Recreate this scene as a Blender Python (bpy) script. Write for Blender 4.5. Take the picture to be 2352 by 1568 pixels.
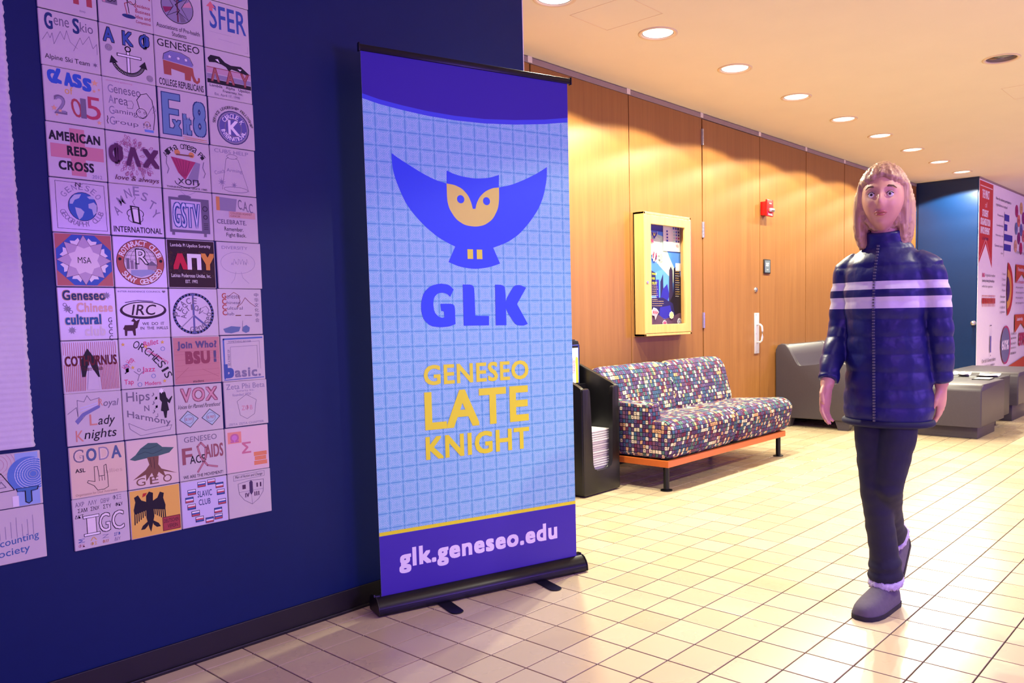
import bpy, bmesh, math, random
from mathutils import Vector, Matrix, noise
from math import sin, cos, pi, radians, sqrt, atan2
random.seed(7)
SC = bpy.context.scene
COL = SC.collection
for o in list(bpy.data.objects): bpy.data.objects.remove(o)

# ------------------------------------------------------------ camera
T = 0.16                                   # floor tile pitch in metres
YAW, PITCH, ROLL = 0.703663101, 0.0786978495, -0.0187578638
CAM = Vector((-12.1584396*T, -10.0168789*T, 6.92766807*T))
FPX = 1878.30567
fwd = Vector((cos(YAW)*cos(PITCH), sin(YAW)*cos(PITCH), -sin(PITCH)))
r0 = Vector((sin(YAW), -cos(YAW), 0)); u0 = r0.cross(fwd)
rgt = r0*cos(ROLL)+u0*sin(ROLL); upv = -r0*sin(ROLL)+u0*cos(ROLL)
cd = bpy.data.cameras.new('camera'); cam = bpy.data.objects.new('camera', cd); COL.objects.link(cam)
cam.matrix_world = Matrix(((rgt.x, upv.x, -fwd.x, CAM.x), (rgt.y, upv.y, -fwd.y, CAM.y), (rgt.z, upv.z, -fwd.z, CAM.z), (0, 0, 0, 1)))
cd.sensor_fit = 'HORIZONTAL'; cd.sensor_width = 36.0; cd.lens = FPX/2352*36
cd.shift_x = -157.0/2352; cd.shift_y = 86.0/2352
cd.clip_start = 0.05; cd.clip_end = 100
SC.camera = cam

# ------------------------------------------------------------ world, lights, exposure
W = bpy.data.worlds.new('world'); SC.world = W; W.use_nodes = True
W.node_tree.nodes['Background'].inputs[0].default_value = (1.0, 0.85, 0.6, 1)
W.node_tree.nodes['Background'].inputs[1].default_value = 0.03
SC.view_settings.view_transform = 'Standard'; SC.view_settings.look = 'None'
SC.view_settings.exposure = -0.1; SC.view_settings.gamma = 1.0; SC.view_settings.use_curve_mapping = False
def area(name, loc, target, sx, sy, power, color):
    l = bpy.data.lights.new(name, 'AREA'); l.shape = 'RECTANGLE'; l.size = sx; l.size_y = sy; l.energy = power; l.color = color
    o = bpy.data.objects.new(name, l); COL.objects.link(o); o.location = loc
    d = Vector(target)-Vector(loc); o.rotation_euler = d.to_track_quat('-Z', 'Y').to_euler(); return o
# out of frame: inferred violet sources, plus violet and warm fills that are added
area('violet_stage_light', (0.9, -4.3, 1.5), (-0.4, 1.0, 1.5), 1.2, 0.9, 105, (0.29, 0.14, 1.0))
area('violet_side_fill', (4.2, -4.2, 1.2), (2.6, 0.0, 1.0), 1.2, 0.9, 30, (0.32, 0.13, 1.0))  # added fill to tint the person and the table faces
area('violet_entrance_light', (-3.4, -2.9, 1.5), (3.0, 0.2, 0.9), 1.2, 0.9, 95, (0.30, 0.10, 1.0))
area('violet_hall_fill', (9.5, -4.0, 1.7), (10.2, 1.2, 1.6), 2.5, 1.5, 150, (0.42, 0.18, 1.0))  # added fill that tints the infographic wall violet
area('warm_hall_fill', (-3.2, -3.6, 2.5), (0.0, 1.0, 0.6), 1.5, 1.5, 6, (1.0, 0.84, 0.66))  # added weak warm fill, stands for no fixture
LAMP_W = 155.0
LAMP_COL = (1.0, 0.95, 0.70)
H = 2.74            # ceiling height
YB = 1.044          # navy wall plane
YW = 2.05           # wooden wall plane
XE = 0.816          # end of the navy wall
XF = 9.26           # far end wall

# ------------------------------------------------------------ helpers
def lin(c):
    return tuple(((v/255)/12.92 if v/255 <= 0.04045 else ((v/255+0.055)/1.055)**2.4) for v in c[:3])
def new_mat(name, c=(200, 200, 200), rough=0.5, metal=0.0, spec=0.5, coat=0.0):
    m = bpy.data.materials.new(name); m.use_nodes = True
    b = m.node_tree.nodes['Principled BSDF']
    b.inputs['Base Color'].default_value = (*lin(c), 1); b.inputs['Roughness'].default_value = rough
    b.inputs['Metallic'].default_value = metal; b.inputs['Specular IOR Level'].default_value = spec
    b.inputs['Coat Weight'].default_value = coat
    return m
class NT:
    def __init__(s, m): s.m = m; s.t = m.node_tree; s.b = s.t.nodes['Principled BSDF']
    def n(s, k, **kw):
        x = s.t.nodes.new(k)
        for a, v in kw.items():
            if a.startswith('i_'):
                x.inputs[int(a[2:])].default_value = v
            else: setattr(x, a, v)
        return x
    def l(s, a, b): s.t.links.new(a, b)
    def math(s, op, a, b=None, c=None):
        x = s.n('ShaderNodeMath', operation=op)
        for i, v in enumerate((a, b, c)):
            if v is None: continue
            if isinstance(v, (int, float)): x.inputs[i].default_value = v
            else: s.l(v, x.inputs[i])
        return x.outputs[0]
    def mix(s, f, a, b):
        x = s.n('ShaderNodeMix', data_type='RGBA')
        for i, v in ((0, f), (6, a), (7, b)):
            if isinstance(v, (int, float)): x.inputs[i].default_value = v
            elif isinstance(v, tuple): x.inputs[i].default_value = (*v[:3], 1)
            else: s.l(v, x.inputs[i])
        return x.outputs[2]
    def bump(s, h, st=0.2, dist=0.01):
        x = s.n('ShaderNodeBump'); x.inputs['Strength'].default_value = st; x.inputs['Distance'].default_value = dist
        s.l(h, x.inputs['Height']); s.l(x.outputs[0], s.b.inputs['Normal'])
def noisy(m, scale=8, amt=0.15, bump=0.0, coord='Object', detail=6, rough_amt=0.0):
    t = NT(m); tc = t.n('ShaderNodeTexCoord'); nz = t.n('ShaderNodeTexNoise'); nz.inputs['Scale'].default_value = scale; nz.inputs['Detail'].default_value = detail
    t.l(tc.outputs[coord], nz.inputs['Vector'])
    c = tuple(t.b.inputs['Base Color'].default_value[:3])
    a = tuple(v*(1-amt) for v in c); b = tuple(min(1, v*(1+amt)) for v in c)
    t.l(t.mix(nz.outputs[0], a, b), t.b.inputs['Base Color'])
    if bump: t.bump(nz.outputs[0], bump, 0.004)
    if rough_amt:
        r = t.b.inputs['Roughness'].default_value
        t.l(t.math('MULTIPLY_ADD', nz.outputs[0], rough_amt, r-rough_amt/2), t.b.inputs['Roughness'])
    return m
def mesh(name, verts, faces, m=None, smooth=False):
    me = bpy.data.meshes.new(name); me.from_pydata([tuple(v) for v in verts], [], faces); me.update()
    if m: me.materials.append(m)
    if smooth: me.polygons.foreach_set('use_smooth', [True]*len(me.polygons))
    return me
def link(name, me, parent=None, loc=(0, 0, 0), rot=(0, 0, 0)):
    o = bpy.data.objects.new(name, me); COL.objects.link(o); o.location = loc; o.rotation_euler = rot
    if parent: o.parent = parent
    return o
def tag(o, label=None, cat=None, group=None, kind=None):
    if label: o['label'] = label
    if cat: o['category'] = cat
    if group: o['group'] = group
    if kind: o['kind'] = kind
    return o
def empty(name, loc=(0, 0, 0), rz=0, **k):
    o = bpy.data.objects.new(name, None); COL.objects.link(o); o.location = loc; o.rotation_euler = (0, 0, rz); o.empty_display_size = 0.1
    return tag(o, **k)
class B:
    """bmesh collector"""
    def __init__(s): s.b = bmesh.new()
    def box(s, x0, x1, y0, y1, z0, z1, bev=0, seg=2):
        r = bmesh.ops.create_cube(s.b, size=1)['verts']
        for v in r: v.co = Vector(((x0+x1)/2+v.co.x*(x1-x0), (y0+y1)/2+v.co.y*(y1-y0), (z0+z1)/2+v.co.z*(z1-z0)))
        if bev:
            es = list({e for v in r for e in v.link_edges}); bmesh.ops.bevel(s.b, geom=es, offset=bev, segments=seg, affect='EDGES', profile=0.5)
        return s
    def cyl(s, p0, p1, r, r2=None, n=20, caps=True):
        p0 = Vector(p0); p1 = Vector(p1); d = p1-p0; q = d.to_track_quat('Z', 'Y').to_matrix().to_4x4()
        bmesh.ops.create_cone(s.b, cap_ends=caps, segments=n, radius1=r, radius2=r if r2 is None else r2, depth=d.length, matrix=Matrix.Translation((p0+p1)/2) @ q)
        return s
    def sph(s, c, rx, ry=None, rz=None, u=20, v=12):
        ry = rx if ry is None else ry; rz = rx if rz is None else rz
        bmesh.ops.create_uvsphere(s.b, u_segments=u, v_segments=v, radius=1, matrix=Matrix.Translation(c) @ Matrix.Diagonal((rx, ry, rz, 1)))
        return s
    def tube(s, pts, r, n=10, closed=False):
        pts = [Vector(p) for p in pts]; rings = []; N = len(pts)
        for i, p in enumerate(pts):
            a = pts[(i-1) % N] if (i > 0 or closed) else p; b = pts[(i+1) % N] if (i < N-1 or closed) else p
            q = (b-a).to_track_quat('Z', 'Y'); rr = r[i] if isinstance(r, (list, tuple)) else r
            rings.append([s.b.verts.new(p+q @ Vector((cos(2*pi*k/n)*rr, sin(2*pi*k/n)*rr, 0))) for k in range(n)])
        for i in range(N if closed else N-1):
            A = rings[i]; C_ = rings[(i+1) % N]
            for k in range(n): s.b.faces.new((A[k], A[(k+1) % n], C_[(k+1) % n], C_[k]))
        if not closed: s.b.faces.new(rings[0][::-1]); s.b.faces.new(rings[-1])
        return s
    def prism(s, poly, axis, a, b, bev=0, seg=2):
        """poly: 2-D outline in the two remaining axes (in x,y,z order), extruded along axis from a to b"""
        def P(p, t):
            return {0: (t, p[0], p[1]), 1: (p[0], t, p[1]), 2: (p[0], p[1], t)}[axis]
        A = [s.b.verts.new(P(p, a)) for p in poly]; C_ = [s.b.verts.new(P(p, b)) for p in poly]; n = len(poly)
        fs = [s.b.faces.new(A), s.b.faces.new(C_[::-1])]
        for k in range(n): fs.append(s.b.faces.new((A[(k+1) % n], A[k], C_[k], C_[(k+1) % n])))
        if bev:
            es = [e for e in {e for f in fs[:2] for e in f.edges}]
            bmesh.ops.bevel(s.b, geom=es, offset=bev, segments=seg, affect='EDGES', profile=0.5)
        return s
    def loft(s, rings, caps=True):
        R_ = [[s.b.verts.new(p) for p in ring] for ring in rings]; n = len(R_[0])
        for A, C_ in zip(R_, R_[1:]):
            for k in range(n): s.b.faces.new((A[k], A[(k+1) % n], C_[(k+1) % n], C_[k]))
        if caps: s.b.faces.new(R_[0][::-1]); s.b.faces.new(R_[-1])
        return s
    def make(s, name, m, parent=None, smooth=False, loc=(0, 0, 0), rot=(0, 0, 0), auto=None):
        bmesh.ops.recalc_face_normals(s.b, faces=s.b.faces)
        me = bpy.data.meshes.new(name); s.b.to_mesh(me); s.b.free()
        if m: me.materials.append(m)
        if smooth: me.polygons.foreach_set('use_smooth', [True]*len(me.polygons))
        if auto:
            me.polygons.foreach_set('use_smooth', [True]*len(me.polygons))
            me.set_sharp_from_angle(angle=radians(auto))
        return link(name, me, parent, loc, rot)

# text outlines from Blender's built-in font
_tc = {}
def glyphs(s, bold=0.0, sp=0.0):
    k = (s, bold, round(sp, 3))
    if k not in _tc:
        cu = bpy.data.curves.new('t', 'FONT'); cu.body = s; cu.resolution_u = 3; cu.offset = bold; cu.space_character = 1+bold*3+sp
        ob = bpy.data.objects.new('t', cu); COL.objects.link(ob)
        dg = bpy.context.evaluated_depsgraph_get(); dg.update()
        me = bpy.data.meshes.new_from_object(ob.evaluated_get(dg))
        v = [(q.co.x, q.co.y) for q in me.vertices]; f = [tuple(p.vertices) for p in me.polygons]
        bpy.data.objects.remove(ob); bpy.data.curves.remove(cu); bpy.data.meshes.remove(me)
        _tc[k] = (v, f)
    return _tc[k]
class Art:
    """flat print: coloured shapes in a (u, v) plane, later ones on top, built as one thin mesh facing -Y"""
    def __init__(s, z0=0.0004, dz=0.00006, clip=None): s.v = []; s.f = []; s.c = []; s.z = z0; s.dz = dz; s.clip = clip
    def poly(s, pts, c, z=None):
        if s.clip:
            x0, y0, x1, y1 = s.clip
            for ax, lim, sg in ((0, x0, 1), (0, x1, -1), (1, y0, 1), (1, y1, -1)):
                out = []
                for i in range(len(pts)):
                    p, q = pts[i-1], pts[i]; a = (p[ax]-lim)*sg >= 0; b = (q[ax]-lim)*sg >= 0
                    if a != b:
                        t = (lim-p[ax])/(q[ax]-p[ax]); out.append((p[0]+(q[0]-p[0])*t, p[1]+(q[1]-p[1])*t))
                    if b: out.append(q)
                pts = out
                if len(pts) < 3: return
        b = len(s.v); s.v += [(p[0], -(s.z if z is None else z), p[1]) for p in pts]; s.f.append(tuple(range(b, b+len(pts)))); s.c.append(c)
    def up(s): s.z += s.dz
    def fill(s, pts, c): s.poly(pts, c); s.up()
    def rect(s, x0, y0, x1, y1, c): s.fill([(x0, y0), (x1, y0), (x1, y1), (x0, y1)], c)
    def line(s, pts, w, c, closed=False):
        if closed: pts = list(pts)+[pts[0]]
        for (x0, y0), (x1, y1) in zip(pts, pts[1:]):
            d = sqrt((x1-x0)**2+(y1-y0)**2) or 1e-9; nx, ny = -(y1-y0)/d*w/2, (x1-x0)/d*w/2; ex, ey = (x1-x0)/d*w*.25, (y1-y0)/d*w*.25
            s.poly([(x0-ex-nx, y0-ey-ny), (x1+ex-nx, y1+ey-ny), (x1+ex+nx, y1+ey+ny), (x0-ex+nx, y0-ey+ny)], c)
        s.up()
    def ring(s, cx, cy, r, w, c, a0=0, a1=2*pi, n=28, ry=None):
        k = 1 if ry is None else ry/r; s.line([(cx+r*cos(a0+(a1-a0)*i/n), cy+k*r*sin(a0+(a1-a0)*i/n)) for i in range(n+1)], w, c)
    def disc(s, cx, cy, r, c, n=24, ry=None):
        s.fill([(cx+r*cos(2*pi*i/n), cy+(ry or r)*sin(2*pi*i/n)) for i in range(n)], c)
    def star(s, cx, cy, r, c, n=5, q=0.4, rot=pi/2):
        s.fill([(cx+(r if i % 2 == 0 else r*q)*cos(rot+pi*i/n), cy+(r if i % 2 == 0 else r*q)*sin(rot+pi*i/n)) for i in range(2*n)], c)
    def text(s, t, x0, y0, x1, y1, c, bold=0.0, rot=0, shear=0, sl=0.0, sp=0.0):
        """text stretched to fill the box; sl lowers the baseline linearly to the right end"""
        if bold > .012 and t.strip():
            sp = bold*3.2; v, f = glyphs(t, 0.0, sp); hh = max(p[1] for p in v)-min(p[1] for p in v); e = bold*.95*(y1-y0)/max(hh, .1)
            for (dx, dy) in ((-e, -e), (e, -e), (-e, e), (e, e), (0, -e), (0, e), (-e, 0), (e, 0)):
                s.text(t, x0+e+dx, y0+e+dy, x1-e+dx, y1-e+dy, c, .0, rot, shear, sl, sp); s.z -= s.dz*.9
            s.text(t, x0+e, y0+e, x1-e, y1-e, c, .0, rot, shear, sl, sp); return
        v, f = glyphs(t, bold, sp)
        if not v: return
        ax, bx = min(p[0] for p in v), max(p[0] for p in v); ay, by = min(p[1] for p in v), max(p[1] for p in v)
        cx, cy = (x0+x1)/2, (y0+y1)/2; b = len(s.v)
        for p in v:
            x = (p[0]-ax)/((bx-ax) or 1)-.5; y = (p[1]-ay)/((by-ay) or 1)-.5
            X = x*(x1-x0)+shear*y*(y1-y0); Y = y*(y1-y0)+sl*x
            if rot: X, Y = X*cos(rot)-Y*sin(rot), X*sin(rot)+Y*cos(rot)
            s.v.append((cx+X, -s.z, cy+Y))
        for g in f: s.f.append(tuple(b+i for i in g)); s.c.append(c)
        s.up()
    def arc(s, t, cx, cy, r, a0, a1, h, c, bold=0.0, inside=False):
        n = len(t)
        for i, ch in enumerate(t):
            if ch == ' ': continue
            a = a0+(a1-a0)*(i/(n-1) if n > 1 else .5)
            x, y = cx+r*cos(a), cy+r*sin(a); w = h*(.3 if ch in 'I1!' else .72)
            s.text(ch, x-w/2, y-h/2, x+w/2, y+h/2, c, bold, rot=(a+pi/2 if inside else a-pi/2))
        s.up()
    def make(s, name, m, parent=None, loc=(0, 0, 0), rot=(0, 0, 0)):
        me = bpy.data.meshes.new(name); me.from_pydata(s.v, [], s.f)
        at = me.color_attributes.new('Col', 'FLOAT_COLOR', 'CORNER'); buf = []
        for p, c in zip(s.f, s.c): buf += (list(lin(c))+[1.0])*len(p)
        at.data.foreach_set('color', buf)
        me.materials.append(m); me.update()
        return link(name, me, parent, loc, rot)
def ink(name, rough=0.55, spec=0.3):
    m = new_mat(name, rough=rough, spec=spec); t = NT(m); a = t.n('ShaderNodeAttribute', attribute_name='Col'); t.l(a.outputs['Color'], t.b.inputs['Base Color']); return m
INK = ink('ink'); VINYL = ink('vinyl_print', 0.42, 0.4)

# ------------------------------------------------------------ materials
def wood(name, c1, c2, scale=1.0, rough=0.38, axis='Z'):
    m = new_mat(name, rough=rough, spec=0.45); t = NT(m); tc = t.n('ShaderNodeTexCoord'); mp = t.n('ShaderNodeMapping')
    mp.inputs['Scale'].default_value = {'Z': (14*scale, 14*scale, 0.55*scale), 'X': (0.55*scale, 14*scale, 14*scale)}[axis]
    oi = t.n('ShaderNodeObjectInfo'); ad = t.n('ShaderNodeVectorMath', operation='ADD')
    sc_ = t.n('ShaderNodeVectorMath', operation='SCALE'); sc_.inputs['Scale'].default_value = 9.0
    cb = t.n('ShaderNodeCombineXYZ'); t.l(oi.outputs['Random'], cb.inputs[0]); t.l(oi.outputs['Random'], cb.inputs[2]); t.l(cb.outputs[0], sc_.inputs[0])
    t.l(tc.outputs['Object'], ad.inputs[0]); t.l(sc_.outputs[0], ad.inputs[1]); t.l(ad.outputs[0], mp.inputs[0])
    n1 = t.n('ShaderNodeTexNoise'); n1.inputs['Scale'].default_value = 1.2; n1.inputs['Detail'].default_value = 5; n1.inputs['Distortion'].default_value = 1.2; t.l(mp.outputs[0], n1.inputs[0])
    n2 = t.n('ShaderNodeTexNoise'); n2.inputs['Scale'].default_value = 9; n2.inputs['Detail'].default_value = 3; t.l(mp.outputs[0], n2.inputs[0])
    f = t.math('ADD', t.math('MULTIPLY', n1.outputs[0], 0.75), t.math('MULTIPLY', n2.outputs[0], 0.35))
    f = t.math('MULTIPLY_ADD', f, 1.0, -0.05); f = t.n('ShaderNodeClamp').inputs[0].node if False else f
    t.l(t.mix(f, lin(c1), lin(c2)), t.b.inputs['Base Color']); t.bump(n2.outputs[0], 0.05, 0.002); return m
M = {}
M['panel'] = wood('cherry_veneer', (124, 78, 36), (162, 112, 58))
M['oak'] = wood('oak', (205, 150, 80), (235, 190, 120), 1.6)
M['rail'] = wood('orange_wood_rail', (190, 92, 35), (215, 116, 52), 1.5, 0.3, 'X')
M['navy'] = noisy(new_mat('navy_paint', (1, 28, 84), 0.45, spec=0.25), 30, 0.08, 0.05)
M['teal'] = noisy(new_mat('dark_teal_paint', (3, 38, 84), 0.3), 30, 0.08, 0.05)
M['ceil'] = noisy(new_mat('ceiling_paint', (226, 216, 194), 0.8), 3, 0.04, 0.02)
M['hidden_wall'] = noisy(new_mat('darkened_wall', (110, 100, 92), 0.7), 6, 0.05)  # for walls out of view, kept dark to cut bounced light
M['black_base'] = noisy(new_mat('black_rubber', (18, 14, 16), 0.45), 12, 0.2)
M['grout'] = noisy(new_mat('grout', (58, 44, 48), 0.9), 40, 0.25, 0.2)
M['ledge'] = noisy(new_mat('grey_reveal', (150, 132, 124), 0.6), 10, 0.08)
M['joint'] = new_mat('dark_joint', (58, 28, 14), 0.6)
M['black'] = noisy(new_mat('black_plastic', (17, 16, 18), 0.35), 20, 0.2, 0.05)
M['black_metal'] = noisy(new_mat('black_aluminium', (16, 14, 22), 0.32, 0.3), 15, 0.15)
M['bk_leg'] = noisy(new_mat('black_steel', (14, 15, 22), 0.3, 0.4), 20, 0.1)
M['steel'] = noisy(new_mat('brushed_steel', (190, 190, 195), 0.3, 0.9), 40, 0.06)
M['lilac_metal'] = noisy(new_mat('satin_nickel', (205, 200, 205), 0.38, 0.35), 40, 0.05)
M['paper'] = noisy(new_mat('white_paper', (236, 232, 228), 0.75), 20, 0.04)
M['news'] = noisy(new_mat('newsprint', (216, 212, 210), 0.8), 60, 0.12)
M['red'] = noisy(new_mat('red_enamel', (205, 22, 22), 0.3), 10, 0.05)
M['seat_p'] = noisy(new_mat('grey_moulded_plastic', (64, 57, 66), 0.42), 70, 0.12, 0.08)
M['seat_d'] = noisy(new_mat('charcoal_moulded_plastic', (46, 44, 52), 0.42), 70, 0.12, 0.08)
M['glaze'] = noisy(new_mat('cream_glazed_tile', (204, 196, 194), 0.22), 12, 0.04)
M['textile'] = noisy(new_mat('white_ribbed_cloth', (208, 202, 212), 0.8), 60, 0.06, 0.2)
def floor_mat():
    m = new_mat('quarry_tile', rough=0.27, spec=0.5); t = NT(m); g = t.n('ShaderNodeNewGeometry'); s = t.n('ShaderNodeVectorMath', operation='SCALE'); s.inputs['Scale'].default_value = 1/T
    t.l(g.outputs['Position'], s.inputs[0]); fl = t.n('ShaderNodeVectorMath', operation='FLOOR'); t.l(s.outputs[0], fl.inputs[0])
    sp = t.n('ShaderNodeSeparateXYZ'); t.l(fl.outputs[0], sp.inputs[0]); cb = t.n('ShaderNodeCombineXYZ'); t.l(sp.outputs[0], cb.inputs[0]); t.l(sp.outputs[1], cb.inputs[1])
    wn = t.n('ShaderNodeTexWhiteNoise', noise_dimensions='2D'); t.l(cb.outputs[0], wn.inputs['Vector'])
    nz = t.n('ShaderNodeTexNoise'); nz.inputs['Scale'].default_value = 5; nz.inputs['Detail'].default_value = 3; t.l(g.outputs['Position'], nz.inputs[0])
    c = t.mix(wn.outputs[0], lin((194, 176, 142)), lin((214, 198, 164))); c2 = t.mix(t.math('MULTIPLY', nz.outputs[0], 0.3), c, lin((190, 160, 126)))
    t.l(c2, t.b.inputs['Base Color']); t.l(t.math('MULTIPLY_ADD', nz.outputs[0], 0.12, 0.22), t.b.inputs['Roughness']); t.bump(nz.outputs[0], 0.05, 0.002); return m
M['tile'] = floor_mat()
def fabric():
    m = new_mat('mosaic_upholstery', rough=0.85, spec=0.2); t = NT(m); uv = t.n('ShaderNodeUVMap')
    nz = t.n('ShaderNodeTexNoise'); nz.inputs['Scale'].default_value = 26; t.l(uv.outputs[0], nz.inputs[0])
    ad = t.n('ShaderNodeVectorMath', operation='MULTIPLY_ADD'); ad.inputs[1].default_value = (.010, .010, 0); t.l(nz.outputs['Color'], ad.inputs[0]); t.l(uv.outputs[0], ad.inputs[2])
    s = t.n('ShaderNodeVectorMath', operation='MULTIPLY'); s.inputs[1].default_value = (1/.0225, 1/.026, 1); t.l(ad.outputs[0], s.inputs[0])
    fl = t.n('ShaderNodeVectorMath', operation='FLOOR'); fr = t.n('ShaderNodeVectorMath', operation='FRACTION'); t.l(s.outputs[0], fl.inputs[0]); t.l(s.outputs[0], fr.inputs[0])
    wn = t.n('ShaderNodeTexWhiteNoise', noise_dimensions='2D'); t.l(fl.outputs[0], wn.inputs['Vector'])
    cr = t.n('ShaderNodeValToRGB'); cr.color_ramp.interpolation = 'CONSTANT'; e = cr.color_ramp.elements
    cols = [(92, 70, 112), (62, 92, 124), (222, 206, 170), (110, 48, 74), (84, 118, 112), (212, 162, 116), (82, 62, 108), (232, 220, 190), (122, 80, 104), (70, 102, 134), (90, 64, 96), (104, 84, 128)]
    e[0].position = 0; e[0].color = (*lin(cols[0]), 1); e[1].position = 1/len(cols); e[1].color = (*lin(cols[1]), 1)
    for i, c in enumerate(cols[2:]): q = e.new((i+2)/len(cols)); q.color = (*lin(c), 1)
    t.l(wn.outputs[0], cr.inputs[0]); sp = t.n('ShaderNodeSeparateXYZ'); t.l(fr.outputs[0], sp.inputs[0])
    dx = t.math('ABSOLUTE', t.math('SUBTRACT', sp.outputs[0], .5)); dy = t.math('ABSOLUTE', t.math('SUBTRACT', sp.outputs[1], .5)); mx = t.math('MAXIMUM', dx, dy)
    line = t.math('GREATER_THAN', mx, 0.415); dot = t.math('MULTIPLY', t.math('LESS_THAN', mx, 0.12), t.math('GREATER_THAN', t.math('FRACT', t.math('MULTIPLY', wn.outputs[0], 57.3)), 0.55))
    c = t.mix(line, cr.outputs[0], lin((26, 20, 40))); c = t.mix(dot, c, lin((60, 30, 50))); t.l(c, t.b.inputs['Base Color'])
    t.bump(t.math('SUBTRACT', 1.0, line), 0.25, 0.002); return m
M['fabric'] = fabric()
def glass(name, rough=0.02):
    m = new_mat(name); t = NT(m); out = t.t.nodes['Material Output']; tr = t.n('ShaderNodeBsdfTransparent'); gl = t.n('ShaderNodeBsdfGlossy'); gl.inputs['Roughness'].default_value = rough
    mx = t.n('ShaderNodeMixShader'); mx.inputs[0].default_value = .05; t.l(tr.outputs[0], mx.inputs[1]); t.l(gl.outputs[0], mx.inputs[2]); t.l(mx.outputs[0], out.inputs['Surface']); return m
M['glass'] = glass('clear_pane'); M['acrylic'] = glass('clear_acrylic', 0.05); 
def emis(name, c, s):
    m = new_mat(name, (255, 250, 240)); b = m.node_tree.nodes['Principled BSDF']; b.inputs['Emission Color'].default_value = (*c, 1); b.inputs['Emission Strength'].default_value = s; return m
M['lamp'] = emis('lit_lens', (1.0, 0.93, 0.80), 2.6)
M['ring'] = noisy(new_mat('cream_trim_ring', (220, 198, 168), 0.5), 10, 0.03)
M['can'] = noisy(new_mat('silver_reflector', (120, 115, 125), 0.25, 0.9), 30, 0.3)
def uvbox(o):
    me = o.data; uv = me.uv_layers.new(name='UVMap')
    for p in me.polygons:
        n = p.normal; ax = max(range(3), key=lambda i: abs(n[i]))
        for li in p.loop_indices:
            c = me.vertices[me.loops[li].vertex_index].co
            uv.data[li].uv = {0: (c.y, c.z), 1: (c.x, c.z), 2: (c.x, c.y)}[ax]

# ------------------------------------------------------------ setting
fl = B().box(-4, 13.2, -5, YW+.05, -.12, -.004).make('floor', M['grout']); tag(fl, kind='structure')
def project(p):
    d = Vector(p)-CAM; z = d.dot(fwd)
    if z < .05: return None
    return (1333+FPX*d.dot(rgt)/z, 870-FPX*d.dot(upv)/z, z)
g = 0.0052
def tile_bm(b, x0, x1, y0, y1):
    bv = .0008; z = [-.006, -.0004, 0.0]
    R3 = [[(x0, y0, z[0]), (x1, y0, z[0]), (x1, y1, z[0]), (x0, y1, z[0])], [(x0, y0, z[1]), (x1, y0, z[1]), (x1, y1, z[1]), (x0, y1, z[1])],
          [(x0+bv, y0+bv, z[2]), (x1-bv, y0+bv, z[2]), (x1-bv, y1-bv, z[2]), (x0+bv, y1-bv, z[2])]]
    base = len(b[0])
    for r in R3: b[0].extend(r)
    for a in (0, 4):
        for k in range(4): b[1].append((base+a+k, base+a+(k+1) % 4, base+a+4+(k+1) % 4, base+a+4+k))
    b[1].append((base+8, base+9, base+10, base+11))
cells = []
for i in range(-25, 83):
    for j in range(-31, 13):
        x0, y0 = i*T, j*T; x1, y1 = x0+T, min(y0+T, YW)
        if x0 < XE and x1 <= XE+.01:
            if y0 >= YB: continue
            y1 = min(y1, YB)
        cells.append((x0, x1, y0, y1))
sc_ = []
for c in cells:
    q = project(((c[0]+c[1])/2, (c[2]+c[3])/2, 0))
    full = abs((c[3]-c[2])-T) < 1e-6
    if q and -30 < q[0] < 2382 and 900 < q[1] < 1590 and full: sc_.append((q[2], c))
sc_.sort(); near = {c for _, c in sc_[:300]}
tb = ([], []); tile_bm(tb, -T/2+g/2, T/2-g/2, -T/2+g/2, T/2-g/2); tme = mesh('tile', *tb, M['tile'])
rest = ([], [])
for c in cells:
    if c in near:
        o = link('tile', tme, fl, ((c[0]+c[1])/2, (c[2]+c[3])/2, random.uniform(-.0003, .0003)), (random.uniform(-.0012, .0012), random.uniform(-.0012, .0012), 0))
    else: tile_bm(rest, c[0]+g/2, c[1]-g/2, c[2]+g/2, c[3]-g/2)
o = link('tile_field', mesh('tile_field', *rest, M['tile']), fl); tag(o, kind='stuff')

# ceiling with holes for the recessed lamps
ROW = [(0.37, 1.22), (1.326, 1.30), (2.137, 1.216), (3.073, 1.237), (4.056, 1.262), (5.035, 1.291), (5.943, 1.309), (6.873, 1.317), (7.828, 1.335), (8.751, 1.348)]
ROW = ROW[1:]
BACK = [(-1.6, -1.75), (-.3, -1.75), (1.326, -1.75), (3.073, -1.75), (5.035, -1.75), (6.873, -1.75), (8.751, -1.75)]
DARK = [(4.114, -.163)]
CR = 0.098
cols = []
for x in sorted({round(p[0], 3) for p in ROW+BACK+DARK}):
    if cols and x-cols[-1][-1] < .25: cols[-1].append(x)
    else: cols.append([x])
cv, cf = [], []
def quad(x0, x1, y0, y1): b = len(cv); cv.extend([(x0, y0, H), (x0, y1, H), (x1, y1, H), (x1, y0, H)]); cf.append((b, b+1, b+2, b+3))
X = -4; Y0, Y1 = -5, YW+.05
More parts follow.
